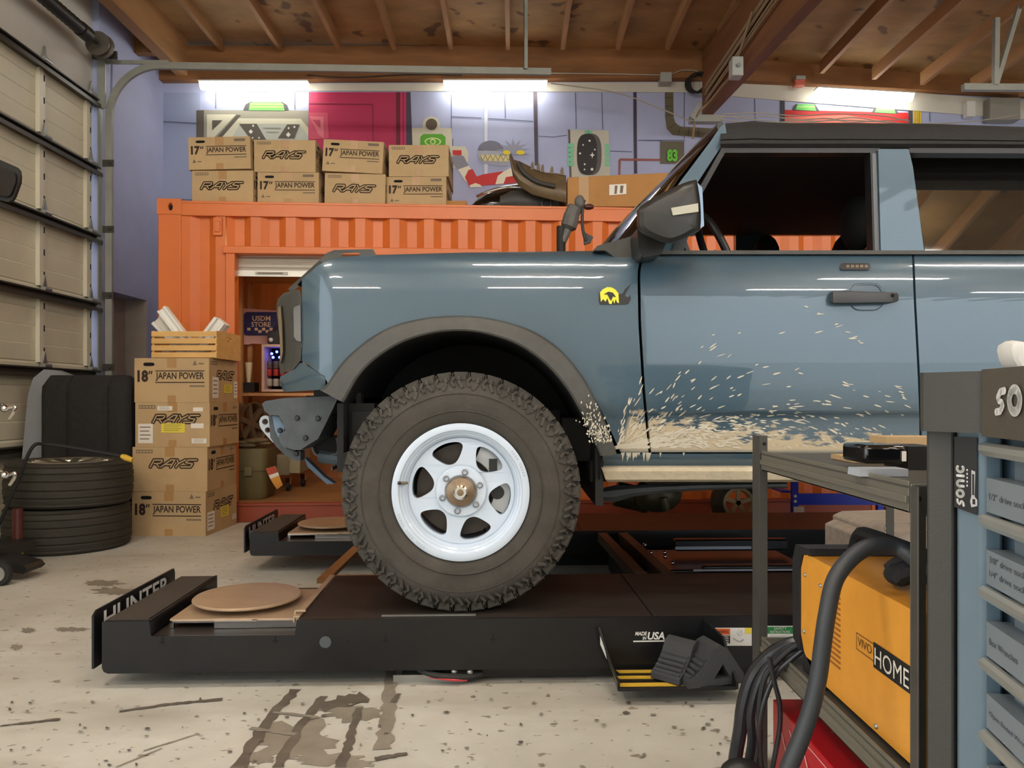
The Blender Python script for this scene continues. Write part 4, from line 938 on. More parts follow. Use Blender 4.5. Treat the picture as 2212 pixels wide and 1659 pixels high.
q = MB(); srect(q,1656,1352,1716,1393,0); srect(q,1658,1354,1714,1369,1,1); q.text('SAFETY', lray(1672,1360.5,-.0088), LU, Z, .045, .009, 0); q.text('INSTRUCTIONS', lray(1664,1368,-.0088), LU, Z, .07, .009, 0)
for k in range(5): srect(q,1661,1373+k*4,1708,1374.4+k*4,2,1)
q.build('safety_label', [m_white, M('safety_green', (40,124,66), .5), M('line_grey', None, .6)], lift)
q = MB(); lbox(q, .98, 3.3, .1, .56, 0, .054); lbox(q, .98, 3.3, 1.9, 2.3, 0, .099); lbox(q, 1.0, 1.02, .04, .1, 0, .07); q.build('base_frame', m_lift, lift)
q = MB(); lbox(q, .99, 1.2, .03, .09, 0, .026); lbox(q, 1.15, 1.24, .028, .06, 0, .012); lbox(q, 1.2, 3.2, .04, .07, .012, .05, 1); q.build('floor_plate', [m_steel, m_lift], lift)
q = MB(); q.tube(smooth([Lp(1.08,.02,.05), Lp(1.14,.0,.035), Lp(1.24,.0,.028), Lp(1.3,.02,.03)], 6), .011, 8, 0); q.tube(smooth([Lp(1.12,-.0,.03), Lp(1.2,-.01,.022), Lp(1.25,.0,.018)], 6), .005, 6, 1); q.build('hydraulic_hose', [m_rubber, M('red_wire', (190,60,66), .5)], lift)
q = MB()
for u, z in ((1.205,.045),(1.26,.043)): q.sphere(Lp(u,.01,z), .012)
q.build('bolt_head', m_steel, lift)
q = MB(); lbox(q, .95, 1.28, .02, .035, DH+.002, DH+.006); q.build('spacer_bar', m_steel, lift)
# tie bars between the runways
q = MB(); q.bar(Lp(.60,.70,.2), Lp(.63,1.5,.2), .05, .02); lbox(q, .66, .86, .67, .71, .2, .225); q.build('tie_bar', M('worn_tie_bar', (150,104,60), .45, .4, var=.2), lift)
rj = thing('rolling_jack', 'black rolling jack bridge with red stripes spanning the two runways', 'jack', Lp(2.4, 1.2, .06))
q = MB(); m_jb = M('brown_black_channel', (70,56,46), .6, 0, var=.2)
for du in (0, .12): q.bar(Lp(1.98+du,1.73,.2), Lp(1.98+du+.02,.7,.2), .05, .05)
q.build('rail', m_jb, rj)
q = MB(); lbox(q, 1.98, 2.9, 1.0, 1.5, .06, .17); lbox(q, 2.35, 3.0, .95, 1.0, .17, .2); lbox(q, 2.3, 2.9, 1.3, 1.36, .2, .26); q.build('body', m_lift, rj, bevel=.01)
q = MB(); lbox(q, 2.35, 2.75, .945, .95, .13, .155, 0); lbox(q, 2.3, 2.7, 1.295, 1.3, .21, .225, 1); lbox(q, 2.3, 2.8, .944, .95, .176, .184, 1); q.build('stripe_decal', [M('red_stripe', (176,44,48), .5), M('pale_stripe', (150,156,170), .4)], rj)
for u, v in ((2.1,1.4),(2.16,1.4),(2.15,1.2),(2.22,1.2),(2.2,1.1),(2.2,.95)):
    q = MB(); q.sphere(Lp(u,v,.215), .011); q.build('bolt_head', m_chrome, rj)
# tray with the wheel chocks
q = MB()
def tp(px, py, v): return lray(px, py, v)
tz_ = .06
tray = [(1336,1500),(1588,1497)]
def tg(px, v, z): # point at lift depth v, height z, under pixel column px
    p = lray(px, 900, v); return Vector((p.x, p.y, z))
q.prism([tg(1338,-.2,.05), tg(1590,-.2,.05), tg(1560,-.015,.05), tg(1322,-.015,.05)], (0,0,.006)); q.prism([tg(1336,-.206,.05), tg(1590,-.206,.05), tg(1590,-.206,.062), tg(1336,-.206,.062)], LV*.006)
q.prism([tg(1334,-.2,.05), tg(1334,-.2,.075), tg(1310,-.1,.13), tg(1292,-.01,.2), tg(1286,-.01,.2), tg(1300,-.01,.16), tg(1320,-.015,.05)], LU*.008)
q.prism([tg(1590,-.2,.05), tg(1590,-.2,.075), tg(1560,-.1,.19), tg(1520,-.015,.225), tg(1520,-.01,.05)], LU*.008)
q.build('chock_tray', m_lift, lift)
q = MB()
for v0, v1 in ((-.035,-.06),(-.09,-.115),(-.155,-.185)): q.prism([tg(1338,v1,.0565), tg(1480,v1,.0565), tg(1466,v0,.0565), tg(1330,v0,.0565)], (0,0,.002))
q.build('grip_stripe', M('hazard_yellow', (206,168,52), .55, var=.1), lift)
q = MB()
for k in range(8):
    s = k/8; a = tg(1312+22*s, -.1-.1*s, .13-.055*s+.002); q.face([a, a+Z*-.012, a+Z*-.012+LV*.006, a+LV*.006], 0)
q.face([tg(1297,-.04,.18)-LU*.001, tg(1297,-.04,.15)-LU*.001, tg(1311,-.09,.115)-LU*.001, tg(1309,-.09,.14)-LU*.001], 1); q.build('hazard_edge', [m_yel, m_white], lift)
m_chk = M('chock_rubber', (52,54,56), .75, bump=.25, bscale=80)
def chock(p, rz, lab, s=1.0):
    t = thing('wheel_chock', lab, 'wheel chock', p, 'rubber wheel chocks in the lift tray'); 
    out = [(-.095,0),(.095,0),(.088,.03),(.035,.105),(.012,.118),(-.012,.108),(-.03,.075),(-.06,.04),(-.092,.022)]
    hole = [(-.01,.02),(.045,.02),(.02,.062)]
    cR, sR = cos(rz), sin(rz)
    f3 = lambda x, y, d: Vector(p)+Vector((x*s*cR-(d-.055)*sR, x*s*sR+(d-.055)*cR, y*s))
    MB().plate(out, [hole], f3, .11).build('wedge', m_chk, t, bevel=.004)
    q = MB()
    for k in range(5):
        a, b_ = (-.088+k*.013, .024+k*.011), (-.083+k*.013, .029+k*.011); q.hexa([f3(a[0],a[1],.005), f3(b_[0],b_[1],.005), f3(b_[0],b_[1],.105), f3(a[0],a[1],.105), f3(a[0],a[1]+.006,.005), f3(b_[0],b_[1]+.006,.005), f3(b_[0],b_[1]+.006,.105), f3(a[0],a[1]+.006,.105)])
    q.build('grip_rib', m_chk, t)
pa = tg(1530,-.138,.0585); chock(pa, .28, 'front rubber chock with a triangular hole in the lift side tray', 1.12)
pb = tg(1471,-.085,.0585); chock(pb, .8, 'rear rubber chock standing behind the one with the triangular hole', 1.05)
# things beyond the far runway
rkb = thing('blue_rack', 'bright blue bolted rack on white feet beyond the far runway', 'rack', (2.6, 6.0, 0))
m_blue = M('blue_rack_paint', (16,50,196), .4)
q = MB()
y0 = 5.9
for px in (1716, 1900):
    q = MB(); q.bar(Vector((P(px,1000,y0).x,y0,.0)), Vector((P(px,1000,y0).x,y0,.62)), .045, .045, up=(0,1,0)); q.build('upright', m_blue, rkb)
q = MB(); zl, zh = P(1700,1090,y0).z, P(1700,1066,y0).z; q.bb((P(1716,0,y0).x, y0-.02, zl), (P(1900,0,y0).x, y0+.02, zh)); q.bb((P(1700,0,y0).x-.02, y0+.05, zl+.1), (P(1714,0,y0).x, y0+.4, zh)); q.build('beam', m_blue, rkb)
q = MB()
for yy in (1072,1083): q.sphere(P(1718,yy,y0-.03), .012)
q.build('bolt_head', m_white, rkb)
q = MB(); xx = P(1720,0,y0).x; q.bb((xx-.03,y0-.03,0), (xx+.05,y0+.03,.17)); q.build('foot', m_white, rkb)
mw = thing('small_wheel', 'small dusty wheel with pale rim standing beyond the far runway', 'wheel', (1.72, 5.9, 0))
c = Vector((P(1592,0,5.9).x, 5.9, .2)); MB().lathe([(.12,-.05),(.16,-.06),(.195,-.045),(.2,0),(.195,.045),(.16,.06),(.12,.05)], c, Y, 40).build('tread_casing', m_tyre, mw)
q = MB(); q.lathe([(.125,-.045),(.1,-.05),(.09,-.02),(.09,.02),(.125,.045)], c, Y, 36)
for k in range(5):
    a = 2*pi*k/5+.3; q.bar(c-Y*.03, c-Y*.03+Vector((cos(a)*.1, 0, sin(a)*.1)), .03, .02, up=(0,1,0))
q.build('rim', M('pale_rim', (170,158,120), .5, .3), mw)
# taped hose standing behind the truck bonnet
ho = thing('taped_hose', 'black upright hose with grey taped wrap and a clamp behind the truck bonnet', 'hose', (.35, 5.2, 0))
hy = 5.2
q = MB(); q.tube([Vector((P(1212,540,hy).x, hy, 0)), P(1212,560,hy), P(1212,489,hy)], .031, 12); q.build('hose', m_rubber, ho)
q = MB(); q.tube(smooth([P(1214,522,hy), P(1228,490,hy), P(1236,462,hy), P(1243,447,hy)], 5), [.03]*5+[.055]*5+[.05]*5+[.045], 10); q.sphere(P(1252,437,hy), .045, 0, 10, (.8,.8,1.1)); q.build('wrap', M('grey_tape', (92,90,86), .6, var=.2, vscale=14), ho)
q = MB(); q.tube(smooth([P(1262,432,hy), P(1258,455,hy), P(1259,495,hy), P(1266,520,hy)], 5), .011, 8, 0); q.sphere(P(1272,447,hy), .028, 1, 10, (1.3,.8,.7)); q.prism([P(x,y,hy) for x, y in ((1260,500),(1282,512),(1276,524),(1262,528))], (0,.03,0), 0); q.build('clamp', [m_black, M('maroon_rubber', (70,30,28), .4)], ho)
# ================================================================== the truck on the lift
VL = Vector((-.183, 3.7, DH))
car = thing('offroad_truck', 'blue-grey four-door off-road truck with mud splashes and white front wheel on the lift', 'car', VL)
BY = 2.80
OT = [(250,.20),(268,.15),(285,.11),(320,.085),(420,.075),(535,.062),(540,.14),(546,.098),(552,.07),(560,.048),(570,.034),(585,.021),(605,.011),(628,.004),(660,0),(720,-.003),(790,0),(860,.006),(882,.009),(890,.013),(900,.028),(930,.034),(975,.045),(985,.05),(1005,.075)]
def off(px, py):
    d = sinterp(OT, py)
    if px < 720: d += ((720-px)/120)**2*.19
    return d
def K(px, py, d=0, base=True): return P(px, py, BY+(off(px, py) if base else 0)+d)
# paint with dried mud thrown up behind the front wheel
mp = bpy.data.materials.new('blue_grey_car_paint'); mp.use_nodes = True; nt = mp.node_tree; b = nt.nodes['Principled BSDF']
def nd(t, **k):
    n = nt.nodes.new(t)
    for a, v in k.items(): setattr(n, a, v)
    return n
def mth(op, a, c=None, clamp=False):
    n = nd('ShaderNodeMath', operation=op); n.use_clamp = clamp
    for i, q in enumerate((a, c)):
        if q is None: continue
        if isinstance(q, (int, float)): n.inputs[i].default_value = q
        else: L(q, n.inputs[i])
    return n.outputs[0]
L = nt.links.new
tc = nd('ShaderNodeTexCoord'); sx = nd('ShaderNodeSeparateXYZ'); L(tc.outputs['Object'], sx.inputs[0])
wx = mth('ADD', sx.outputs[0], VL.x); wz = mth('ADD', sx.outputs[2], VL.z)
zl = mth('ADD', mth('MULTIPLY', mth('EXPONENT', mth('MULTIPLY', mth('SUBTRACT', wx, .40), -1.5)), .135), .822)
mpn = nd('ShaderNodeMapping'); mpn.inputs['Scale'].default_value = (14, 1, 46); mpn.inputs['Rotation'].default_value = (0, radians(18), 0); L(tc.outputs['Object'], mpn.inputs[0])
nz = nd('ShaderNodeTexNoise'); nz.inputs['Scale'].default_value = 1.0; nz.inputs['Detail'].default_value = 5; nz.inputs['Roughness'].default_value = .7; L(mpn.outputs[0], nz.inputs['Vector'])
lvl = mth('ADD', mth('MULTIPLY', mth('SUBTRACT', zl, wz), 9.0), mth('MULTIPLY', mth('SUBTRACT', nz.outputs['Fac'], .5), 3.0))
m0 = mth('MULTIPLY', lvl, 4.0, True)
edge = mth('MULTIPLY', mth('SUBTRACT', mth('SUBTRACT', wx, .392), mth('MULTIPLY', mth('SUBTRACT', wz, .8), .25)), 60, True)
top_ = mth('MULTIPLY', mth('SUBTRACT', wz, .795), 60, True)
mask = mth('MULTIPLY', mth('MULTIPLY', m0, edge), top_)
near = mth('LESS_THAN', sx.outputs[1], -.4); mask = mth('MULTIPLY', mask, near)
nf = nd('ShaderNodeTexNoise'); nf.inputs['Scale'].default_value = 400; nf.inputs['Detail'].default_value = 2; L(tc.outputs['Object'], nf.inputs['Vector'])
fl = nd('ShaderNodeMix', data_type='RGBA'); fl.inputs[6].default_value = rgb((56,79,92)); fl.inputs[7].default_value = rgb((72,97,113)); L(nf.outputs['Fac'], fl.inputs[0])
mc = nd('ShaderNodeMix', data_type='RGBA'); mc.inputs[7].default_value = rgb((190,176,148)); L(mask, mc.inputs[0]); L(fl.outputs[2], mc.inputs[6]); L(mc.outputs[2], b.inputs['Base Color'])
L(mth('ADD', mth('MULTIPLY', mask, .55), .32), b.inputs['Roughness']); L(mth('SUBTRACT', 1, mask, True), b.inputs['Coat Weight']); b.inputs['Coat Roughness'].default_value = .025
b.inputs['Metallic'].default_value = .15
m_paint = mp
m_trim = M('grey_black_moulding', (66,66,62), .55, var=.15, vscale=20, bump=.1, bscale=200)
m_trimd = M('dark_window_trim', (26,28,30), .4); m_mud = M('dried_mud', (190,178,152), .9, var=.12, vscale=18, bump=.4, bscale=60)
m_under = M('underbody_black', (22,22,22), .7); m_bump = M('dusty_grey_bumper', (66,72,76), .55, var=.22, vscale=14, bump=.15, bscale=90)
def pgrid(cols, rows): return MB().grid([[K(*c(r_)) if not isinstance(c(r_), Vector) else c(r_) for c in cols] for r_ in rows])
SR = [0,.012,.03,.055,.085,.12,.16,.21,.26,.32,.38,.44,.5,.56,.62,.68,.74,.79,.83,.87,.91,.95,1]
FL_OUT = [(690,842),(704,832),(735,788),(780,745),(840,708),(900,690),(960,683),(1030,684),(1100,697),(1160,720),(1215,760),(1260,815),(1290,870),(1315,930),(1333,982)]
FL_IN = [(742,870),(748,862),(775,815),(808,780),(855,748),(905,728),(960,717),(1020,717),(1078,730),(1130,752),(1180,790),(1222,838),(1252,888),(1276,935),(1296,985)]
HT = [(640,618),(652,603),(690,571),(715,561),(740,556),(800,551),(1000,545.5),(1280,542),(1330,545),(1383,549),(1400,549)]
DF = [(540,1394),(548,1392),(562,1386),(590,1381),(700,1383),(850,1392),(978,1405),(1006,1409)]
DR = [(540,1971),(548,1972),(650,1976),(800,1984),(900,1988),(950,1988),(978,1981)]
# front fender
cols = list(range(652, 1336, 7))+[1336,1342,1350,1358,1366,1374,1381]
rows = []
for px in cols:
    tp_ = interp(HT, px)
    bt = interp([(652,780),(702,814)], px) if px < 702 else (sinterp(FL_OUT, px) if px < 1333 else 978)
    w_ = max(0, (px-1290)/(1381-1290)); col = []
    for s in SR:
        py = tp_+(bt-tp_)*s; col.append(K(px+w_*(interp(DF, py)-1383)-(3 if px == 1381 else 0)*0-w_*2, py))
    rows.append(col)
q = MB().grid(rows); q.build('front_fender', m_paint, car, angle=60)
# doors
def door_panel(f, r_, name, ncol=24, y0=549, y1=977):
    ys = [y0+(y1-y0)*s for s in SR]
    extra = [886, 890, 893, 897, 902]; ys = sorted(set(ys+extra))
    q = MB(); q.grid([[K(f(y)+(r_(y)-f(y))*t/ncol, y) for t in range(ncol+1)] for y in ys])
    e0 = [K(f(y), y) for y in ys]; e1 = [K(r_(y), y) for y in ys]
    q.grid([e0, [p+Y*.03 for p in e0]]); q.grid([e1, [p+Y*.03 for p in e1]])
    return q.build(name, m_paint, car, angle=60)
fd = door_panel(lambda y: interp(DF, y)+2, lambda y: interp(DR, y)-2, 'front_door')
rd_ = door_panel(lambda y: interp(DR, y)+3, lambda y: 2440, 'rear_door', 12)
q = MB(); 
def quarter_bot(px): 
    return 978 if px < 2500 or px > 3060 else 1065-math.sqrt(max(0, 330**2-(px-2780)**2))*1.0
rows = []
for px in list(range(2446, 3180, 14)):
    bt = max(min(978, quarter_bot(px)), 700); rows.append([K(px, 549+(bt-549)*s) for s in SR])
q.grid(rows); q.build('rear_quarter', m_paint, car, angle=60)
q = MB(); q.grid([[K(px, py) for px in [1302,1336]+list(range(1400, 2500, 60))] for py in (980,985,990,996,1002,1006)]); q.build('rocker_panel', m_paint, car, angle=60)
q = MB(); q.grid([[K(px, 1006, .0)+Y*0 for px in (1300,1320,2000,2480)], [K(px, 1010, -.02) for px in (1299,1318,2000,2480)], [K(px, 1018, -.03) for px in (1302,1320,2000,2480)], [K(px, 1036, -.02) for px in (1308,1324,2000,2480)], [K(px, 1041, .0) for px in (1312,1326,2000,2480)], [K(px, 1041, .15) for px in (1320,1330,2000,2480)]]); q.build('rock_slider', m_mud, car, label='tan mud-caked rock slider')
# flare and wheel well
rows = []
O_, I_ = smooth([(a, b_, 0) for a, b_ in FL_OUT], 4), smooth([(a, b_, 0) for a, b_ in FL_IN], 4)
for o_, i_ in zip(O_, I_):
    row = []
    for s, d in ((0,.012),(.03,-.022),(.10,-.036),(.3,-.044),(.6,-.05),(.86,-.054),(.96,-.05),(1,-.04),(1.02,.06)):
        px, py = o_.x+(i_.x-o_.x)*s, o_.y+(i_.y-o_.y)*s; row.append(K(px, py, min(off(px, py), .06)*.7+d, False))
    rows.append(row)
q = MB().grid(rows); q.build('fender_flare', m_trim, car, label='dusty black wheel arch flare')
well = [K(i_.x, i_.y, 0, False) for i_ in I_]
well = [Vector((v.x, 2.80, v.z)) for v in well]; well = [Vector((well[0].x, 2.8, .8))]+well+[Vector((well[-1].x, 2.8, .7))]
q = MB().grid([well, [v+Y*.75 for v in well]]); q.face([v+Y*.75 for v in well]); q.build('wheel_well', m_under, car)
q = MB(); a = K(700,845,.1,False); q.bb((-.66,2.9,.72), (-.52,3.3,.98)); q.bb((-.60,2.88,.70),(-.5,2.92,.95)); q.bb((-.86,3.0,.95),(-.6,4.4,1.0)); q.build('inner_fender', m_under, car)
# bonnet, cowl, front
q = MB(); rows = []
for px in range(642, 1300, 14):
    e = K(px, interp(HT, px)); zc = .018; row = []
    for k in range(11):
        t = k/10; yy = e.y+(7.42-2*e.y)*t*1.0; yy = e.y+(4.58-.09-e.y)*t
        row.append(Vector((e.x+(.03*sin(pi*t) if px < 700 else 0)*-1, yy, e.z-.004+zc*sin(pi*t)**.5 if 0 < t < 1 else e.z)))
    rows.append(row)
q.grid(rows); q.build('bonnet', m_paint, car, angle=60)
tr_out = [(622,624),(690,562),(704,547),(722,540),(806,538),(811,547),(812,553),(790,554),(735,559),(702,573),(640,624),(628,631)]
q = MB().plate(tr_out, [[(741,547),(776,546),(776,552.5),(737,554)]], lambda x, y, d: P(x, y, BY+.07+max(0,(720-x)/120)**2*.19+d), .05); q.build('bonnet_edge_trim', m_trim, car, bevel=.003)
# headlamp housing
rows = []
HL = [(600,647),(597,660),(598,682),(602,700),(604,730),(606,762),(602,786),(606,808)]
HR = [(648,628),(651,640),(651.5,660),(651.5,690),(651.5,720),(651.5,750),(650,778),(634,797)]
for (a, b_), (c, d) in zip(HL, HR): rows.append([K(c+(a-c)*s, d+(b_-d)*s, -.004+.03*sin(pi*s)*0+.14*s*s) for s in (0,.15,.3,.45,.6,.75,.88,1)])
topr = [K(612+(644-612)*(1-s), 633-8*(1-s), .14*s*s) for s in (0,.15,.3,.45,.6,.75,.88,1)]
q = MB().grid([topr]+rows); q.build('headlamp_housing', m_trim, car)
lens_o = [(634,668),(637,662),(649,658),(650,738),(641,736),(635,728)]
q = MB().prism([K(x, y, -.012) for x, y in lens_o], (0,.01,0)); q.build('headlamp_lens', M('headlamp_glass', (150,156,166), .06, .6, coat=1), car)
q = MB().prism([K(x, y, .05) for x, y in ((600,665),(606,660),(609,700),(611,760),(606,785),(604,730),(601,700))], (0,.02,0)); q.build('headlamp_edge', M('smoked_lens', (120,106,84), .2), car)
q = MB(); a = K(600,650,.2); q.bb((-.84,3.15,1.05), (-.78,4.35,1.40)); q.bb((-.80,3.1,.9), (-.6,4.4,1.46)); q.build('grille', m_trimd, car)
rows = []
for px in list(range(605, 704, 7)): 
    t0 = interp([(605,814),(634,797),(650,781),(702,814)], px); b0 = interp([(605,830),(613,847),(690,842),(703,836)], px)
    rows.append([K(px, t0+(b0-t0)*s, .004+.02*s*s) for s in (0,.25,.5,.75,1)])
q = MB().grid(rows); e = [r_[-1] for r_ in rows]; q.grid([e, [p+Y*.25 for p in e]]); q.build('front_corner_cap', m_paint, car, angle=60)
def bprism(pts, d, t, name, mat, bev=.006, label=None, holes=None):
    q = MB()
    q.plate(pts, holes or [], lambda x, y, dd: P(x, y, BY+d)+Y*dd, t)
    return q.build(name, mat, car, bevel=bev, label=label)
BM = [(566,872),(574,866),(611,860),(730,855),(728,864),(709,904),(687,948),(669,959),(649,972),(633,972),(615,966),(606,958),(601,946),(604,938),(616,930),(610,912),(602,898),(583,897),(571,888)]
bprism(BM, .12, .25, 'steel_bumper', m_bump, .012, 'dusty grey steel front bumper')
bprism([(588,899),(602,899),(612,918),(617,931),(603,950),(594,930)], .15, .03, 'bumper_plate', M('blue_grey_steel', (100,124,146), .45, var=.1), .003, 'blue-grey bracket plate')
bprism([(580,896),(590,900),(596,932),(605,951),(618,968),(634,974),(649,975),(649,996),(640,996),(617,984),(596,964),(584,945)], .17, .06, 'skid_bracket', m_bump, .004)
def circ(cx, cy, r, n=14): return [(cx+r*cos(2*pi*k/n), cy+r*sin(2*pi*k/n)) for k in range(n)]
bprism([(560,910),(563,902),(569,898),(577,898),(584,903),(588,948),(596,958),(588,955),(576,941),(565,928),(561,920)], .2, .03, 'tow_hook', M('grey_tow_hook', (168,174,178), .45, .3), .002, 'pale grey tow hook', [circ(572.5,911,6.5), circ(578,929,6)])
for x, y, d in ((642,903,.12),(687,904,.12),(605,930,.15),(640,980,.17),(660,946,.12)):
    q = MB(); q.lathe([(0,-.008),(.008,-.008),(.011,0)], P(x, y, BY+d), Y, 12); q.build('bumper_bolt', m_trimd, car)
bprism([(657,988),(700,1030),(722,1045),(706,1046),(664,1008)], .3, .05, 'lower_valance', M('valance_grey_blue', (84,104,124), .5), .004)
q = MB(); q.tube([P(690,985,3.15), P(738,992,3.15)], .028, 10); q.bb(P(716,1016,3.1), P(730,1004,3.2)); q.build('steering_link', M('steering_grey', (96,112,124), .5, .3), car)
bprism([(672,948),(730,944),(732,972),(724,984),(690,984),(676,976)], .34, .3, 'frame_end', m_under, .006, None)
q = MB(); q.tube(smooth([P(673,958,3.13), P(678,976,3.13), P(690,984,3.13), P(726,980,3.13), P(730,962,3.13), P(727,946,3.13)], 5), .005, 6); q.build('frame_edge', M('pale_edge_grey', (120,122,122), .5), car)  # pale line drawn round the frame end
q = MB(); q.bb((-.79,2.95,.93), (-.69,3.2,1.01)); q.bb((-.60,2.95,.95),(-.58,3.0,1.02)); q.build('bumper_mount', m_under, car)
# underbody
q = MB(); a = P(1310,1042,3.0); q.bb((.3,2.95,.68), (3.2,3.08,.76)); q.bb((.35,4.3,.66), (3.2,4.42,.78)); q.bb((.3,4.42,.62),(3.2,4.58,.74)); q.bb((.31,2.86,.60),(.34,4.4,.86)); q.bb((-.7,3.2,.6),(.2,4.2,.95)); q.bb((.2,3.05,.75),(3.2,4.5,.92)); q.build('chassis_frame', m_under, car)
m_dull = M('underbody_grey', (86,90,92), .6, var=.2, vscale=10)
rows = []
for px, y0, y1 in ((1283,1062,1072),(1300,1054,1083),(1330,1048,1084),(1370,1048,1072),(1420,1046,1066),(1500,1044,1060),(1600,1043,1056),(1700,1042,1054)): rows.append([P(px, y0+(y1-y0)*s, 3.12-.03*sin(pi*s)) for s in (0,.3,.7,1)])
q = MB().grid(rows); q.build('heat_shield', m_dull, car)
q = MB(); q.sphere(P(1420,1068,3.6), .1, 0, 16, (1.15,.8,.85)); q.tube([P(1434,1075,3.5), P(1438,1095,3.5), P(1440,1104,3.5)], [.018,.02,.01], 10); q.cyl(P(1330,1066,3.7), P(1400,1082,3.7), .06); q.bb((.6,3.4,.62),(1.2,3.9,.78)); q.build('gearbox', M('oily_olive_metal', (66,64,46), .4, .4, var=.3, vscale=9), car)
q = MB(); q.cyl((-.183,3.0,.662), (-.183,4.5,.662), .05); q.sphere((-.1,3.75,.64), .13); q.build('front_axle', m_under, car)
q = MB(); q.cyl((2.75,3.0,.662), (2.75,4.5,.662), .05); q.build('rear_axle', m_under, car)
# body interior blocker behind shut lines
q = MB(); q.bb((.56,2.93,.80),(3.3,2.96,1.50)); q.bb((.40,2.90,.80),(.6,2.96,1.525)); q.bb((.44,2.9,.95),(.47,4.45,1.5)); q.build('inner_body', m_under, car)
# upper body
bprism([(1392,548),(1420,470),(1470,392),(1535,305),(1556,274),(1566,266),(1571,298),(1549,330),(1507,394),(1480,450),(1462,548)], .085, .06, 'pillar_post', m_paint, .006)
WO = [(1448,549),(1500,424),(1512,404),(1560,318),(1900,316),(1902,549)]
WI = [(1476,545),(1514,424),(1524,406),(1566,330),(1880,330),(1886,545)]
bprism(WO, .07, .05, 'window_seal', m_trimd, .003, None, [WI])
bprism([(1884,331),(1893,331),(1900,545),(1890,545)], .068, .03, 'run_channel', M('grey_channel', (92,96,100), .4), .002)
bprism([(1897,322),(1963,322),(1972,360),(1997,546),(1903,546)], .06, .06, 'pillar_cover', m_paint, .006)
bprism([(1390,541),(3180,540),(3180,549),(1390,549)], .058, .05, 'belt_moulding', m_trim, .003)
bprism([(1963,318),(3160,322),(3160,336),(1966,330)], .07, .06, 'roof_rail', m_trimd, .003)
bprism([(1555,308),(3160,314),(3160,326),(1557,322)], .078, .08, 'drip_rail', m_trim, .004)
m_gl = bpy.data.materials.new('tinted_glass'); m_gl.use_nodes = True; g_ = m_gl.node_tree.nodes['Principled BSDF']; g_.inputs['Base Color'].default_value = (.012,.011,.01,1); g_.inputs['Roughness'].default_value = .02; g_.inputs['Coat Weight'].default_value = 1; g_.inputs['Specular IOR Level'].default_value = .8
q = MB(); q.face([K(1966,328,.15), K(2470,330,.15), K(2470,542,.012), K(1998,542,.012)]); q.build('rear_window', m_gl, car)
bprism([(2448,322),(2540,322),(2548,546),(2448,546)], .06, .06, 'pillar_cover', m_paint, .006)
q = MB(); q.face([K(2540,328,.15), K(3150,330,.15), K(3160,542,.012), K(2548,542,.012)]); q.build('quarter_window', m_gl, car)
q = MB(); q.bb((3.42,2.92,.85),(3.5,4.5,1.53)); q.bb((3.42,2.95,1.53),(3.46,4.48,2.0)); q.build('tailgate', m_paint, car)
q = MB(); q.bb((3.2,4.53,.8),(3.45,4.58,1.53)); q.build('far_quarter', m_paint, car)
# soft top
rows = []
ST = [(1557,268),(1570,266),(1600,264),(1625,261),(1660,264),(1720,266),(1800,265),(1900,266),(2000,267),(2212,274),(2500,280),(2900,284),(3150,292)]
for px, yt in ST:
    row = []
    for s, d in ((0,.07),(.18,.055),(.3,.06),(.32,.075),(.36,.07),(.6,.085),(.8,.11),(.92,.15),(.98,.20),(1,.28)): row.append(P(px, 320+(yt-320)*s, BY+d))
    zt = row[-1].z
    for t in (.25,.5,.75,1): row.append(Vector((row[-1].x, 3.1+1.25*t, zt+.04*sin(pi*t))))
    row.append(Vector((row[-1].x, 4.52, 1.97)))
    rows.append(row)
q = MB().grid(rows); q.build('soft_top', M('black_soft_top', (19,19,19), .8, bump=.35, bscale=40, var=.15), car, label='black fabric soft top')
q = MB(); q.bb((.80,2.96,1.955),(3.2,4.5,1.985)); q.build('headliner', m_dark, car)
# windscreen and far side
rows = []
for k in range(13):
    t = k/12; yy = 2.93+1.58*t; bow = sin(pi*t)
    b0 = Vector((.475-.20*bow**.7, yy, 1.53)); t0 = Vector((.798-.05*bow, yy, 2.035+.012*bow)); rows.append([b0.lerp(t0, s)+Vector((-.03*sin(pi*s), 0, .01*sin(pi*s))) for s in (0,.2,.4,.6,.8,1)])
m_ws = bpy.data.materials.new('windscreen_glass'); m_ws.use_nodes = True; wn = m_ws.node_tree; wn.nodes.remove(wn.nodes['Principled BSDF'])
a1, a2, a3, a4 = (wn.nodes.new(x) for x in ('ShaderNodeBsdfTransparent','ShaderNodeBsdfGlossy','ShaderNodeFresnel','ShaderNodeMixShader'))
a1.inputs[0].default_value = (.72,.80,.78,1); a2.inputs['Roughness'].default_value = .02; a3.inputs[0].default_value = 2.0
wn.links.new(a3.outputs[0], a4.inputs[0]); wn.links.new(a1.outputs[0], a4.inputs[1]); wn.links.new(a2.outputs[0], a4.inputs[2]); wn.links.new(a4.outputs[0], wn.nodes['Material Output'].inputs[0])
MB().grid(rows).build('windscreen', m_ws, car)
q = MB(); q.tube([r_[-1] for r_ in rows], .018, 8); q.tube([rows[-1][i]+Vector((.03,-.01,0)) for i in range(6)], .035, 8); q.build('windscreen_frame', m_trimd, car)
q = MB().prism([P(x, y, 2.86) for x, y in ((1281,541),(1290,531),(1330,520),(1376,507),(1396,512),(1388,560),(1345,562),(1328,556),(1308,541))], (0,.12,0)); q.grid([[Vector((r_[0].x-.06, r_[0].y, 1.535)) for r_ in rows], [Vector((r_[0].x+.02, r_[0].y, 1.53)) for r_ in rows]]); q.build('cowl', m_trim, car, bevel=.006)
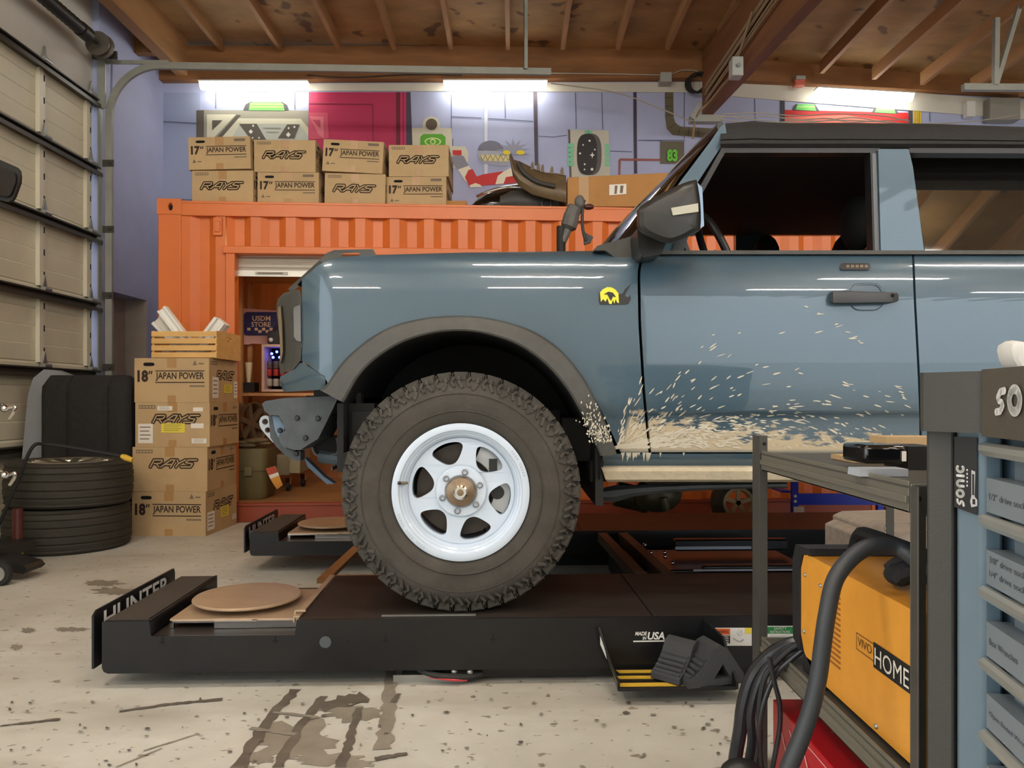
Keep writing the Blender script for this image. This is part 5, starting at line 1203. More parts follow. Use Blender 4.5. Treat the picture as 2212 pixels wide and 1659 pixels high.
q = MB(); q.bb((.45,4.53,.72),(3.2,4.58,1.53)); q.bb((1.32,4.53,1.5),(1.51,4.58,1.98)); q.bb((.80,4.53,1.965),(3.2,4.58,2.0)); q.bb((2.35,4.53,1.5),(2.5,4.58,1.98)); q.bb((-.55,4.5,1.05),(.45,4.56,1.5)); q.build('far_side', m_paint, car)
q = MB(); q.bb((2.4,4.535,1.53),(3.44,4.55,1.97)); q.bb((3.2,2.95,.8),(3.26,4.5,1.97)); q.build('far_rear_panel', m_under, car)
# cabin
q = MB(); q.bb((.48,3.0,1.2),(.80,4.45,1.50)); q.build('dashboard', m_under, car)
m_cab = M('dark_cabin_cloth', (26,25,24), .8)
def seat_(x, y, nm='cabin_seat'):
    q = MB(); q.hexa([Vector(v) for v in ((x,y-.24,1.1),(x+.14,y-.24,1.1),(x+.14,y+.24,1.1),(x,y+.24,1.1),(x+.14,y-.2,1.62),(x+.25,y-.2,1.62),(x+.25,y+.2,1.62),(x+.14,y+.2,1.62))]); q.sphere((x+.21,y,1.76), .12, 0, 14, (.55,1,1.0)); q.build(nm, m_cab, car, bevel=.03)
seat_(1.30, 3.35); seat_(1.16, 4.15); seat_(1.58, 4.12); seat_(1.95, 3.4)
q = MB(); c = P(1549,556,3.22); ax = Vector((cos(radians(24)), -.08, sin(radians(24)))).normalized(); q.lathe([(.185+.016*cos(2*pi*k/10), .016*sin(2*pi*k/10)) for k in range(10)], c, ax, 40, closed=True); q.bar(c, c-ax*.3, .06, .06); q.build('steering_wheel', m_black, car)
q = MB(); q.plate([(1436,548),(1442,520),(1462,514),(1482,516),(1493,548)], [[(1465,545),(1468,528),(1476,526),(1484,546)]], lambda x, y, d: P(x, y, 2.9)+Y*d, .03); q.build('grab_handle', M('dark_grey_trim', (70,74,78), .5), car, bevel=.004)
# door mirror
mo = [(1383,444),(1463,401),(1500,389),(1506,394),(1513,440),(1513,492),(1500,504),(1472,519),(1440,526),(1396,509),(1378,494),(1376,470)]
q = MB(); rows = []
mc_ = Vector((sum(p[0] for p in mo)/len(mo), sum(p[1] for p in mo)/len(mo), 0))
ms = smooth([(a, b_, 0) for a, b_ in mo], 3, True)
for s, yy in ((.02,2.53),(.5,2.532),(.8,2.536),(.93,2.548),(.985,2.565),(1,2.60),(1,2.70),(.93,2.76)): rows.append([P(mc_.x+(v.x-mc_.x)*s, mc_.y+(v.y-mc_.y)*s, yy) for v in ms])
q.grid(rows, 0, wrap=True); q.face(rows[0]); q.face(rows[-1]); m_mir = M('satin_black_mirror', (34,34,32), .4, var=.15, vscale=14)
mh = q.build('mirror_housing', m_mir, car, label='dusty black door mirror')
q = MB().prism([P(x, y, 2.522) for x, y in ((1450,449),(1508,439),(1509,457),(1454,465))], (0,.03,0)); q.build('indicator_lens', M('clear_lens', (176,174,158), .3), mh, bevel=.003)
q = MB().prism([P(x, y, 2.63) for x, y in ((1505,393),(1517,405),(1521,488),(1513,493))], (0,.14,0)); q.build('mirror_edge', M('mirror_edge_silver', (140,158,176), .2, .5), mh)
q = MB().prism([P(x, y, 2.70) for x, y in ((1376,490),(1400,505),(1440,520),(1430,548),(1390,556),(1380,540))], (0,.16,0)); q.build('mirror_arm', m_mir, car, bevel=.01)
# handle, keypad, emblem
hr = rrect(1836,612,1908,670,22,6)
q = MB(); q.plate(hr, [rrect(1839,615,1905,667,20,6)], lambda x, y, d: K(x, y, -.003+d), .004); q.tube([K(x, y, -.002) for x, y in hr]+[K(*hr[0], -.002)], .0022, 6); q.build('handle_cup', m_paint, car)
q = MB(); rows = []
for px, y0, y1, d in ((1794,630,654,-.012),(1800,628,656,-.03),(1818,628,656,-.042),(1880,630,655,-.042),(1925,631,654,-.04),(1937,632,652,-.028),(1941,635,650,-.01)): rows.append([K(px, y0, d+.03), K(px, y0+2, d), K(px, (y0+y1)/2, d-.004), K(px, y1-2, d), K(px, y1, d+.03)])
q.grid(rows); q.face(rows[0]); q.face(rows[-1]); hn = q.build('door_handle', M('handle_graphite', (58,60,64), .5, var=.15), fd)
q = MB(); q.lathe([(0,-.001),(.006,-.001),(.0075,.002)], K(1929,638,-.045), Y, 14); q.build('key_barrel', m_dark, fd)
q = MB(); q.plate(rrect(1815,568,1880,583,6,4), [], lambda x, y, d: K(x, y, -.006+d), .006, 0)
for k in range(5): q.plate(rrect(1828+k*10,572,1835+k*10,578,1.5,2), [], lambda x, y, d: K(x, y, -.0075+d), .001, 1)
q.build('keypad', [m_trimd, m_grey], fd)
q = MB(); kk = lambda pts, d: [K(x, y, d) for x, y in pts]
q.face(kk([(1294,630),(1300,640),(1345,634),(1350,624),(1362,614),(1358,622),(1352,632),(1350,640),(1358,642),(1361,636),(1363,646),(1358,656),(1350,658),(1296,658),(1293,650)], -.002))
q.face(kk([(1296,632),(1302,625),(1312,620),(1322,621),(1330,626),(1336,634),(1337,655),(1333,653),(1330,646),(1327,656),(1324,647),(1321,657),(1316,656),(1312,644),(1308,652),(1303,646),(1298,652)], -.0035), 1)
q.face(kk([(1304,636),(1314,630),(1324,632),(1331,642),(1324,640),(1320,650),(1316,644),(1312,636)], -.005)); q.build('fender_emblem', [m_black, M('emblem_yellow', (226,222,60), .5)], car)
q = MB(); q.tube([K(x, y, -.001) for x, y in ((651,779),(668,790),(702,814))], .0016, 5); q.build('panel_gap', m_trimd, car)
# mud streaks thrown back from the wheel
q = MB(); rr = random.Random(11); n = 0
while n < 950:
    a = radians(rr.choice((rr.uniform(0, 24), rr.uniform(0, 24), rr.uniform(0, 80)))); r_ = min(rr.expovariate(1/190.), 640); 
    px = 1325+r_*cos(a)*1.02; py = 968-r_*sin(a)*.62-r_*.0
    if r_ > 250 and a > radians(62): continue
    if py < 640 or px < 1336 or px > 1962 or py > 972 or abs(px-interp(DF, py)) < 5: continue
    da = a*1.0-radians(r_*.055)+rr.gauss(0, .16)
    l = rr.uniform(3, 11)*(1.5 if rr.random() < .12 else 1); w_ = rr.uniform(.7, 1.7)
    dx, dy = cos(da), -sin(da)
    q.face([K(px+dx*l*u-dy*w_*v, py+dy*l*u+dx*w_*v, -.0022) for u, v in ((-1,0),(-.4,-1),(.5,-.8),(1,0),(.5,.8),(-.4,1))]); n += 1
for k in range(26):
    px = rr.choice((rr.uniform(1338, 1405), rr.uniform(1338, 1480))); q.face([K(px, 978, -.003), K(px+rr.uniform(3,8), 978, -.003), K(px+2, 978+rr.uniform(5,22), -.003)])
for k in range(190):
    s = rr.random(); ii = min(12.99, 11.7+1.9*s**.6); i_ = int(ii); o_, n_ = [tuple(Vector(T_[i_]).lerp(Vector(T_[i_+1]), ii-i_)) for T_ in (FL_OUT, FL_IN)]; t = rr.random(); px, py = o_[0]+(n_[0]-o_[0])*t+rr.uniform(-8,8), o_[1]+(n_[1]-o_[1])*t+rr.uniform(-10,25)
    if py > 984: continue
    q.face([P(px+a*rr.uniform(.8,2.2), py+b_*rr.uniform(1.5,4.5), BY-.056) for a, b_ in ((-1,0),(0,-1),(1,-.2),(.2,1))])
o = q.build('mud_splash', M('splashed_mud', (204,198,178), .9), car); o['kind'] = 'stuff'
# ------------------------------------------------------------------ wheels
WC = Vector((P(995,1065,2.74).x, 2.74, .6645)); TR = .4305; TW = .30
m_tr = M('dusty_offroad_rubber', (64,61,55), .85, var=.25, vscale=9, bump=.25, bscale=60)
m_wh = M('white_wheel_enamel', (204,219,235), .35, coat=.5)
def wheel(c):
    def at(r, a, d): return c+Vector((r*cos(a), d, r*sin(a)))
    q = MB(); fr_ = MB()
    q.lathe([(.246,.012),(.246,-.004),(.236,-.008),(.222,-.006),(.219,.004),(.212,.008),(.209,.016),(.204,.018),(.200,.032),(.19,.05),(.19,.2),(.24,.22),(.24,.25),(.2,.25),(.185,.05)], c, Y, 96)
    wins = []
    for k in range(6):
        a0 = radians(-11+60*k); pts = []
        for r_, d in ((.176,-16),(.179,-8),(.18,0),(.179,8),(.176,16),(.166,20.5),(.148,20),(.122,15.5),(.106,9),(.101,0),(.106,-9),(.122,-15.5),(.148,-20),(.166,-20.5)):
            a = a0+radians(d); pts.append((r_*cos(a), r_*sin(a)))
        wins.append([(v.x, v.y) for v in smooth([(x, y, 0) for x, y in pts], 2, True)])
    def f3(x, y, d):
        r_ = math.hypot(x, y); return c+Vector((x, .044-.012*max(0, (1-r_/.19))+d, y))
    q.plate([(.192*cos(2*pi*k/72), .192*sin(2*pi*k/72)) for k in range(72)], wins, f3, .028)
    q.lathe([(.092,.034),(.088,.026),(.06,.024),(.054,.03),(.054,.06)], c, Y, 60)
    w_ = q.build('wheel', m_wh, car, label='white six-spoke wheel')
    q = MB(); q.lathe([(0,-.012),(.012,-.012),(.02,-.008),(.03,-.002),(.036,.0),(.05,.004),(.054,.012),(.054,.05)], c, Y, 44); q.lathe([(.012,-.013),(.02,-.0135),(.026,-.008)], c, Y, 40, 1); q.build('centre_cap', [M('bronze_cap', (132,114,92), .32, .55, var=.2, vscale=20), m_chrome], w_)
    for k in range(6):
        a = radians(19+60*k); p = at(.071, a, .02)
        q = MB(); q.lathe([(.0085,.004),(.0115,.0),(.0115,-.002),(.0085,-.003),(.0085,.02)], p, Y, 16); q.lathe([(0,.008),(.008,.008)], p, Y, 12, 1); q.build('lug_nut', [M('lug_steel', (128,128,130), .35, .6), M('lug_rust', (96,52,44), .7)], w_)
    q = MB(); a = radians(171); q.tube([at(.196,a,.02), at(.206,a,-.004), at(.216,a,-.014)], [.005,.006,.006], 8, 0); q.tube([at(.214,a,-.014), at(.224,a,-.018)], .006, 8, 1); q.build('valve_stem', [M('brass_valve', (130,120,96), .4, .4), m_black], w_)
    q = MB()
    for k in range(16):
        if k in (5, 6): pass
        for base, n_ in ((205, 13), (8, 9)):
            pass
    for base, n_, wd in ((200, 15, .0), (15, 10, .0)):
        for k in range(n_):
            a = radians(base+k*2.6); p = at(.2345, a, -.0085); tn = Vector((-sin(a), 0, cos(a))); rd2 = Vector((cos(a), 0, sin(a)))
            if k in (5, 10): continue
            q.face([p+tn*.003+rd2*.004, p-tn*.003+rd2*.004, p-tn*.003-rd2*.004, p+tn*.003-rd2*.004])
    q.build('rim_lettering', M('rim_letter_grey', (186,196,204), .5), w_)
    # tyre
    q = MB(); R0 = TR-.012
    q.lathe([(.240,.02),(.247,.004),(.258,-.006),(.285,-.016),(.33,-.02),(.36,-.018),(.385,-.008),(.405,.012),(.416,.03),(R0,.06),(R0+.001,.15),(R0,.24),(.405,.288),(.36,.318),(.29,.316),(.247,.3)], c, Y, 120)
    for r_ in (.29, .352): q.lathe([(r_-.003,-.0165),(r_,-.0215),(r_+.003,-.0185)], c, Y, 120)
    def lug(a, w2, d0, d1, r0, r1, skew=0):
        p = []
        for rr_ in (r0, r1):
            for da, d in ((-w2, d0), (w2, d0), (w2+skew, d1), (-w2+skew, d1)): p.append(at(rr_, a+da, d))
        q.hexa(p)
    N = 44
    for k in range(N):
        a = 2*pi*k/N; st_ = pi/N
        lug(a, st_*.80, .018, .10, .395, TR, .01); lug(a+st_*1.0, st_*.05, .018, .1, .40, TR-.004)
        lug(a+st_*.5, st_*.8, .11, .16, .41, TR, -.02); lug(a+st_*1.2, st_*.8, .165, .215, .41, TR, .02); lug(a, st_*.8, .225, .292, .395, TR, .01)
        # side biters: bent bars on the shoulder
        tn = lambda aa: Vector((-sin(aa), 0, cos(aa)))
        for (r0, r1, a_0, a_1) in (((.372,.398,-.35,.25),(.398,.412,.25,.2)) if k % 2 else ((.366,.39,.4,-.2),(.39,.41,-.2,-.1))):
            A, B_ = at(r0, a+a_0*st_, -.014 if r0 < .38 else -.004), at(r1, a+a_1*st_, -.006 if r1 < .4 else .008); q.bar(A, B_, .011, .012, up=(0,1,0))
        lug(a, st_*.62, .004, .03, .400, .423)
        for (r0, r1, a_0, a_1) in ((.376,.394,.75,1.15),(.392,.41,1.2,.8),(.352,.366,.1,.5)):
            q.bar(at(r0, a+a_0*st_, -.015 if r0 < .38 else -.006), at(r1, a+a_1*st_, -.011 if r1 < .4 else .006), .008, .008, up=(0,1,0))
    rnd = random.Random(3)
    for t_, a0, r_ in (('ALL TERRAIN', 128, .302), ('OFF ROAD', 305, .302)):
        for j, ch in enumerate(t_):
            if ch == ' ': continue
    q.build('tyre', m_tr, w_)
    return w_
fw = wheel(WC)
q = MB(); q.lathe([(0,.10),(.168,.10),(.168,.125),(0,.125)], WC, Y, 48, 0); q.lathe([(.06,.05),(.07,.07),(.07,.12)], WC, Y, 30, 0); q.build('brake_disc', M('dull_brake_iron', (70,64,58), .5, .5), car)
q = MB(); pr = []
for k in range(9):
    a = radians(-30+k*12); pr.append([WC+Vector((r_*cos(a), d, r_*sin(a))) for r_, d in ((.115,.085),(.12,.07),(.15,.066),(.178,.075),(.182,.10))])
q.grid(pr, 0); q.face(pr[0], 0); q.face(pr[-1], 0)
a = radians(-4); q.lathe([(0,.062),(.024,.062),(.026,.07)], WC+Vector((.13*cos(a), 0, .13*sin(a))), Y, 20, 1); a = radians(38); q.box(WC+Vector((.145*cos(a), .07, .145*sin(a))), (.03,.02,.05), 1)
q.build('brake_caliper', [M('grey_caliper', (176,180,180), .4, .3), m_trimd], car)
def wheel_copy(c1, flip):
    Rm = Matrix.Rotation(pi if flip else 0, 3, 'Z'); n_ = fw.copy(); COL.objects.link(n_); n_.parent = car
    n_.rotation_euler = (0, 0, pi if flip else 0); n_.location = (Vector(c1)-VL)-Rm @ (WC-VL)
    for ch in fw.children:
        d = ch.copy(); COL.objects.link(d); d.parent = n_
wheel_copy((WC.x, 4.70, WC.z), True); wheel_copy((WC.x+2.95, WC.y+.0, WC.z), False); wheel_copy((WC.x+2.95, 4.70, WC.z), True)
# ================================================================== right foreground: steel rack
m_rack = M('dark_grey_rack_steel', (82,80,74), .5, .3, var=.1, vscale=8)
RX0, RX1, RY0, RY1 = .66, 1.02, 1.275, 2.05
rack = thing('steel_rack', 'dark grey open steel rack holding the orange welder, in front of the lift', 'rack', ((RX0+RX1)/2, (RY0+RY1)/2, 0))
ZT, ZL = .853, .36
def post(x, y, sx, sy, top, fy=.03, fx=.022):
    q = MB(); q.bb((x, y, 0), (x+sx*fx, y+.003, top)); q.bb((x, y, 0), (x+sx*.003, y+sy*fy, top)); q.lathe([(0,-.0005),(.005,-.0005)], (x+sx*.013, y, top-.022), Y, 12, 1)
    q.build('post', [m_rack, m_dark], rack, bevel=.001)
post(RX0, RY1, 1, 1, .9, .06); post(RX0, RY0-.003, 1, -1, .855, .022, .026); post(RX1, RY1, -1, 1, .9); post(RX1, RY0, -1, 1, .855)
for z, t in ((ZT, .045), (ZL, .05)):
    q = MB(); q.bb((RX0+.002, RY0+.003, z-.003), (RX1-.002, RY1-.003, z)); q.build('shelf', m_rack, rack)
    q = MB()
    for x in (RX0+.003, RX1-.007): 
        q.bb((x, RY0+.01, z-t), (x+.004, RY1-.01, z+.008)); q.bb((x, RY0+.01, z-t), (x+(.018 if x < .8 else -.014), RY1-.01, z-t+.004)); q.bar((x-.002 if x < .8 else x+.006, RY0+.01, z-t*.5), (x-.002 if x < .8 else x+.006, RY1-.01, z-t*.5), .006, .012)
    for y in (RY0+.003, RY1-.007): q.bb((RX0+.004, y, z-t), (RX1-.004, y+.004, z+.004))
    q.build('shelf_edge', M('rack_edge_steel', (120,116,104), .45, .3), rack, bevel=.001)
# things on the top shelf
q = MB(); y0 = 1.62
def RS(px, py, yy): return P(px, py, yy)
def sbox(mb, x0, x1, yy, dy, z0, z1, mi=0):
    a, b_ = P(x0, 860, yy).x, P(x1, 860, yy).x; mb.bb((a, yy, z0), (b_, yy+dy, z1), mi)
q = MB(); sbox(q, 1868, 1960, 1.55, .11, ZT+.014, ZT+.052); o = q.build('plastic_case', m_gloss, bevel=.008); tag(recenter(o), 'glossy black case on the top shelf of the steel rack', 'case')
q = MB(); sbox(q, 1961, 2030, 1.57, .1, ZT+.001, ZT+.048); sbox(q, 1950, 1958, 1.545, .004, ZT+.02, ZT+.04, 1); o = q.build('black_tray', [m_black, m_paper]); tag(recenter(o), 'matt black tray beside the glossy case on the rack, against the tool chest', 'tray')
q = MB(); q.prism([Vector((P(1856,0,1.43).x, 1.43, ZT+.001)), Vector((P(1962,0,1.43).x, 1.43, ZT+.001)), Vector((P(1962,0,1.43).x, 1.43, ZT+.015)), Vector((P(1858,0,1.43).x, 1.43, ZT+.015))], (0,.05,0)); o = q.build('aluminium_bar', M('pale_aluminium', (198,206,216), .35, .4)); tag(recenter(o), 'pale aluminium bar lying across the top shelf edge of the rack', 'bar')
q = MB(); q.bb((P(1838,0,1.75).x, 1.73, ZT+.001), (P(2000,0,1.75).x, 1.86, ZT+.012)); q.bb((P(1900,0,1.75).x, 1.72, ZT+.0125), (P(2010,0,1.75).x, 1.8, ZT+.06)); o = q.build('flat_cardboard', m_card); tag(recenter(o), 'flat tan cardboard behind the black case on the rack', 'cardboard')
# welder
wd = thing('welder', 'orange welding machine with black front rim on the lower rack shelf', 'welder', (.80, 1.6, ZL))
m_wel = M('welder_orange', (230,160,58), .42, var=.05, vscale=20, bump=.06, bscale=240); m_rim = M('welder_black', (36,36,38), .5)
x0, x1, wy0, wy1, wz0, wz1 = .684, .94, 1.30, 1.83, .372, .638
def side(y, z, d=0): return Vector((x0-d, y, z))
q = MB(); out = [(wy0,wz0),(1.74,wz0),(wy1-.03,wz0+.035),(wy1-.012,wz0+.07),(wy1-.012,wz1-.04),(wy1-.03,wz1-.005),(wy1-.06,wz1),(wy0,wz1)]
q.prism([side(y, z) for y, z in out], (x1-x0,0,0)); q.build('housing', m_wel, wd, bevel=.004)
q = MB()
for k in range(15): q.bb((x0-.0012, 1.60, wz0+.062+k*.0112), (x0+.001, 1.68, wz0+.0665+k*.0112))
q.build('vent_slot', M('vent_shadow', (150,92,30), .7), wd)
q = MB()
for y, z in ((1.79,.588),(1.795,.455),(1.44,.385),(1.7,.585)): q.sphere(side(y, z, .001), .005, 0, 10)
q.build('screw', m_steel, wd)
q = MB(); rimo = [(wy1-.012,wz0+.03),(wy1+.03,wz0+.05),(wy1+.035,wz1-.03),(wy1+.012,wz1+.012),(wy1-.07,wz1+.016),(wy1-.075,wz1+.0),(wy1-.06,wz1+.001),(wy1-.028,wz1-.004),(wy1-.01,wz1-.04),(wy1-.01,wz0+.07)]
q.prism([side(y, z, .004) for y, z in rimo], (x1-x0+.008,0,0)); q.bb((x0+.0, wy1-.15, wz0-.011), (x1, wy1-.02, wz0+.03)); q.build('front_rim', m_rim, wd, bevel=.003)
q = MB(); q.tube(smooth([(.80,1.79,wz1+.01),(.80,1.77,wz1+.045),(.80,1.72,wz1+.055),(.80,1.5,wz1+.055),(.80,1.44,wz1+.045),(.80,1.42,wz1+.0)], 5), .016, 10); q.build('carry_handle', m_rim, wd)
q = MB(); q.bb((x0+.03, wy0, wz0-.011), (x1-.03, 1.68, wz0)); q.build('foot', m_rim, wd)
ux = Vector((0,-1,0))
q = MB(); e = .0012
zT = .536
q.text('VIVO', side(1.518, zT-.024, e), ux, Z, .058, .017, 0, bold=-.0)
for a, b_, c, d in ((1.524,zT,1.45,zT),(1.524,zT-.032,1.45,zT-.032)): q.prism([side(a, b_, e), side(c, d, e), side(c, d-.0015, e), side(a, b_-.0015, e)], (-.0002,0,0), 0)
q.prism([side(1.524, zT, e), side(1.5225, zT, e), side(1.5225, zT-.0335, e), side(1.524, zT-.0335, e)], (-.0002,0,0), 0)
q.face([side(1.452, zT+.004, e), side(1.30, zT+.004, e), side(1.30, zT-.044, e), side(1.452, zT-.044, e)], 1)
q.text('HOME', side(1.445, zT-.037, e*2), ux, Z, .125, .033, 2, bold=.0)
q.build('brand_print', [M('print_brown', (96,62,22), .6), m_black, m_paper], wd)
q = MB()
for k, (a, b_) in enumerate((((.74,1.50),(.86,1.40)),((.72,1.45),(.90,1.42)),((.76,1.40),(.88,1.33)))): q.tube(smooth([(a[0],a[1],wz1+.021),(a[0]+.03,a[1]-.01,wz1+.04),(b_[0]-.03,b_[1],wz1+.045),(b_[0],b_[1],wz1+.014)], 5), .02, 8)
q.sphere((.735,1.46,wz1+.026), .026, 0, 10, (1,1.2,.8)); q.sphere((.80,1.36,wz1+.03), .03, 0, 10, (1,1.2,.7))
o = q.build('black_gloves', M('black_cloth', (40,40,42), .8, bump=.3, bscale=120)); tag(recenter(o), 'bunched black cloth strap lying on top of the orange welder', 'strap')
hs = thing('welding_hose', 'thick black hose arching over the orange welder and hanging down its side', 'hose', (.7, 1.4, .7))
hp = [(2015,1250,1.36),(1985,1215,1.40),(1940,1183,1.43),(1890,1178,1.43),(1845,1200,1.42),(1804,1252,1.40),(1786,1330,1.385),(1776,1400,1.38),(1768,1460,1.375),(1752,1530,1.37),(1728,1600,1.365),(1704,1660,1.36),(1688,1720,1.36)]
q = MB(); q.tube(smooth([P(*p) for p in hp], 7), .0155, 14); q.build('hose', M('black_hose_rubber', (50,54,58), .5), hs)
cbls = [([(1738,1386,1.86),(1700,1394,1.88),(1660,1418,1.9),(1625,1460,1.9),(1606,1520,1.9),(1598,1580,1.9),(1588,1640,1.9),(1580,1720,1.9)], .017, 'thickest shiny black cable draped from the welder front to the floor'),
        ([(1740,1392,1.84),(1700,1404,1.86),(1668,1430,1.88),(1640,1470,1.88),(1622,1540,1.88),(1624,1600,1.88),(1616,1660,1.88),(1612,1740,1.88)], .011, 'black cable with pale highlight just right of the thickest draped cable'),
        ([(1742,1384,1.83),(1705,1404,1.85),(1672,1436,1.86),(1650,1470,1.86),(1640,1530,1.86),(1642,1600,1.86),(1630,1680,1.86)], .007, 'thin dark cable curving down behind the rack post'),
        ([(1738,1402,1.83),(1710,1424,1.84),(1680,1452,1.85),(1660,1490,1.85),(1645,1540,1.85),(1640,1600,1.85),(1648,1680,1.85)], .0065, 'thin cable crossing low in front of the rack post'),
        ([(1662,1420,1.84),(1672,1470,1.84),(1684,1520,1.84),(1684,1570,1.84),(1676,1620,1.84),(1664,1680,1.84)], .0062, 'thin grey cable hanging in front of the red carton')]
mcab = M('shiny_black_cable', (34,36,40), .28)
for pts, r_, lab in cbls:
    q = MB(); q.tube(smooth([P(*p) for p in pts], 6), r_, 10); o = q.build('welding_cable', mcab); tag(recenter(o), lab, 'cable', 'cables hanging from the welder')
q = MB(); q.sphere(P(1602,1668,1.8), .034, 0, 14, (1.5,1,.9)); q.tube([P(1580,1664,1.8), P(1640,1690,1.8)], .026, 10); o = q.build('earth_clamp', m_black); tag(recenter(o), 'round black clamp end lying under the hanging cables', 'clamp')
# red carton under the rack
rc = thing('red_carton', 'red tool carton with white line drawings standing under the rack', 'box', (.86, 1.66, 0))
m_red = M('red_carton_print', (186,26,38), .4, var=.06); 
bx0, bx1, by0, by1, bz = .672, 1.0, 1.32, 1.98, .225
q = MB(); q.bb((bx0,by0,.0),(bx1,by1,bz)); q.build('carton', m_red, rc, bevel=.003)
q = MB(); e = bx0-.0012
S2 = lambda y, z: Vector((e, y, z))
for y in (1.94, 1.86, 1.78): q.stroke([(0,0),(.06,-.07)], .006, S2(y,.20), ux, Z, 0)
q.text('M', S2(1.80,.05), ux, Z, .09, .09, 0, bold=.03)
for y, z in ((1.62,.15),(1.5,.17),(1.55,.08),(1.44,.12)): q.lathe([(.012,-.0004),(.0145,-.0004)], S2(y, z), X, 20)
for y, z in ((1.75,.21),(1.6,.215)): q.stroke([(0,0),(.12,.0)], .0025, S2(y, z), ux, Z, 0)
for pts in ([(1.62,.03),(1.5,.05),(1.4,.11),(1.36,.16)],[(1.58,.01),(1.45,.03),(1.36,.08)]): q.tube(smooth([S2(a, b_) for a, b_ in pts], 5), .0012, 5)
for x in (.74,.84,.94): q.stroke([(0,0),(.05,0)], .003, Vector((x, by1-.2, bz+.0012)), X, Y, 0)
q.build('line_print', M('pale_red_print', (236,190,190), .6), rc)
# grey wooden blocks with chain behind the welder
ch = thing('strapped_blocks', 'grey stacked blocks with a chrome clasp behind the orange welder', 'blocks', (1.05, 2.02, .62))
m_blk = M('weathered_block', (134,122,110), .7, var=.2, vscale=9, stretch=(1,4,6))
yb = 2.3
q = MB(); 
for k, (a, b_, t0, t1, dy) in enumerate(((1856,2040,1150,1218,.0),(1874,2040,1130,1165,.02))):
    q.prism([P(a, t1, yb+dy), P(a, t0+10, yb+dy), P(a+22, t0, yb+dy), P(b_, t0-4, yb+dy), P(b_, t1, yb+dy)], (0,.25,0))
zlow = P(1900,1218,yb).z
q.bb((P(1870,0,yb).x, yb+.02, .0), (P(2030,0,yb).x, yb+.24, zlow)); q.build('block', m_blk, ch, bevel=.004)
q = MB(); q.sphere(P(1917,1141,yb-.01), .011); q.tube([P(1921,1150,yb-.012), P(1908,1154,yb-.012), P(1906,1172,yb-.012)], .004, 6); q.tube([P(1921,1166,yb-.012), P(1921,1180,yb-.012)], .003, 6); q.build('clasp', m_chrome, ch)
# ================================================================== tool chest
m_ch = M('blue_grey_chest_paint', (102,123,136), .4, var=.04); m_chd = M('dark_chest_trim', (64,64,60), .55, bump=.1, bscale=200); m_cap = M('dark_brown_grey_cap', (84,78,68), .6, bump=.12, bscale=220)
tcx = thing('tool_chest', 'tall blue-grey tool chest with dark corner post at the right picture edge', 'tool chest', (.95, .95, 0))
pA, pB, pC = P(2004,860,1.225), P(2059,860,1.205), P(2122,860,1.165)
dd = Vector((-.18,-.984,0)).normalized(); nn = Vector((-dd.y*-1, 0, 0)); nn = Vector((dd.y, -dd.x, 0))     # outward normal of the drawer front
if nn.dot(-pC) < 0: nn = -nn
pD = pC+dd*.62
fl0 = lambda v, z: Vector((v.x, v.y, z))
ZC0, ZC1 = .948, 1.04
q = MB(); q.prism([fl0(p, .03) for p in (pA, pB, Vector((pB.x+.06, 1.26, 0)), Vector((pA.x+.02, 1.265, 0)))], (0,0,ZC0-.03)); q.build('corner_post', m_chd, tcx, bevel=.003)
q = MB(); q.prism([fl0(p, .03) for p in (pB+Vector((.004,.0,0)), pC, pC-nn*.03, pB+Vector((.05,.03,0)))], (0,0,ZC0-.03)); q.build('front_stile', m_ch, tcx, bevel=.006)
q = MB(); in_ = -nn*.045
q.prism([fl0(p, .03) for p in (pC+in_, Vector((pB.x+.06,1.25,0)), Vector((1.35,1.25,0)), Vector((1.25,.55,0)), pD+in_)], (0,0,ZC0-.03)); q.build('carcass', m_ch, tcx)
q = MB()
cA, cB, cC = P(1987,860,1.215), P(2081,860,1.155), P(2119,860,1.135); cD = cC+dd*.66
q.prism([fl0(p, ZC0) for p in (cA, cB, cC, cC-nn*.05, Vector((1.36,1.26,0)), Vector((cA.x+.03,1.262,0)))], (0,0,ZC1-ZC0)); q.build('cap_corner', m_chd, tcx, bevel=.006)
q = MB(); q.prism([fl0(p, ZC0-.004) for p in (cC+dd*.001+nn*.001, cD+nn*.001, Vector((1.3,.6,0)), Vector((1.36,1.2,0)), cC-nn*.05)], (0,0,ZC1-ZC0+.006)); q.build('top_cap', m_cap, tcx, bevel=.004)
# lettering made of round-ended strokes
def sonic(mb, o, ux, uz, s, mi=0):
    t = .34*s; A = lambda cx, cz, r, a0, a1, n=12: [(cx+r*cos(radians(a0+(a1-a0)*i/n)), cz+r*sin(radians(a0+(a1-a0)*i/n))) for i in range(n+1)]
    W_ = lambda pts, dx: [((x+dx)*s, z*s) for x, z in pts]
    mb.stroke(W_([(.84,.9),(.5,.86),(.3,.66),(.4,.54)], 0), t*.8, o, ux, uz, mi); mb.stroke(W_([(.16,.12),(.5,.16),(.7,.36),(.6,.48)], 0), t*.8, o, ux, uz, mi)
    mb.stroke(W_(A(.5,.55,.4,0,360,20), 1.12), t, o, ux, uz, mi)
    mb.stroke(W_([(.15,.15),(.15,.58)]+A(.46,.56,.36,180,0), 2.4)+W_([(.82,.15)], 2.4), t, o, ux, uz, mi)
    mb.stroke(W_([(.1,.15),(.1,.9)], 3.72), t, o, ux, uz, mi); mb.stroke(W_(A(.5,.55,.4,55,305), 4.2), t, o, ux, uz, mi)
q = MB(); sonic(q, fl0(cC+dd*.056+nn*.0045, ZC0+.028), dd, Z, .038); q.build('cap_lettering', m_white, tcx)
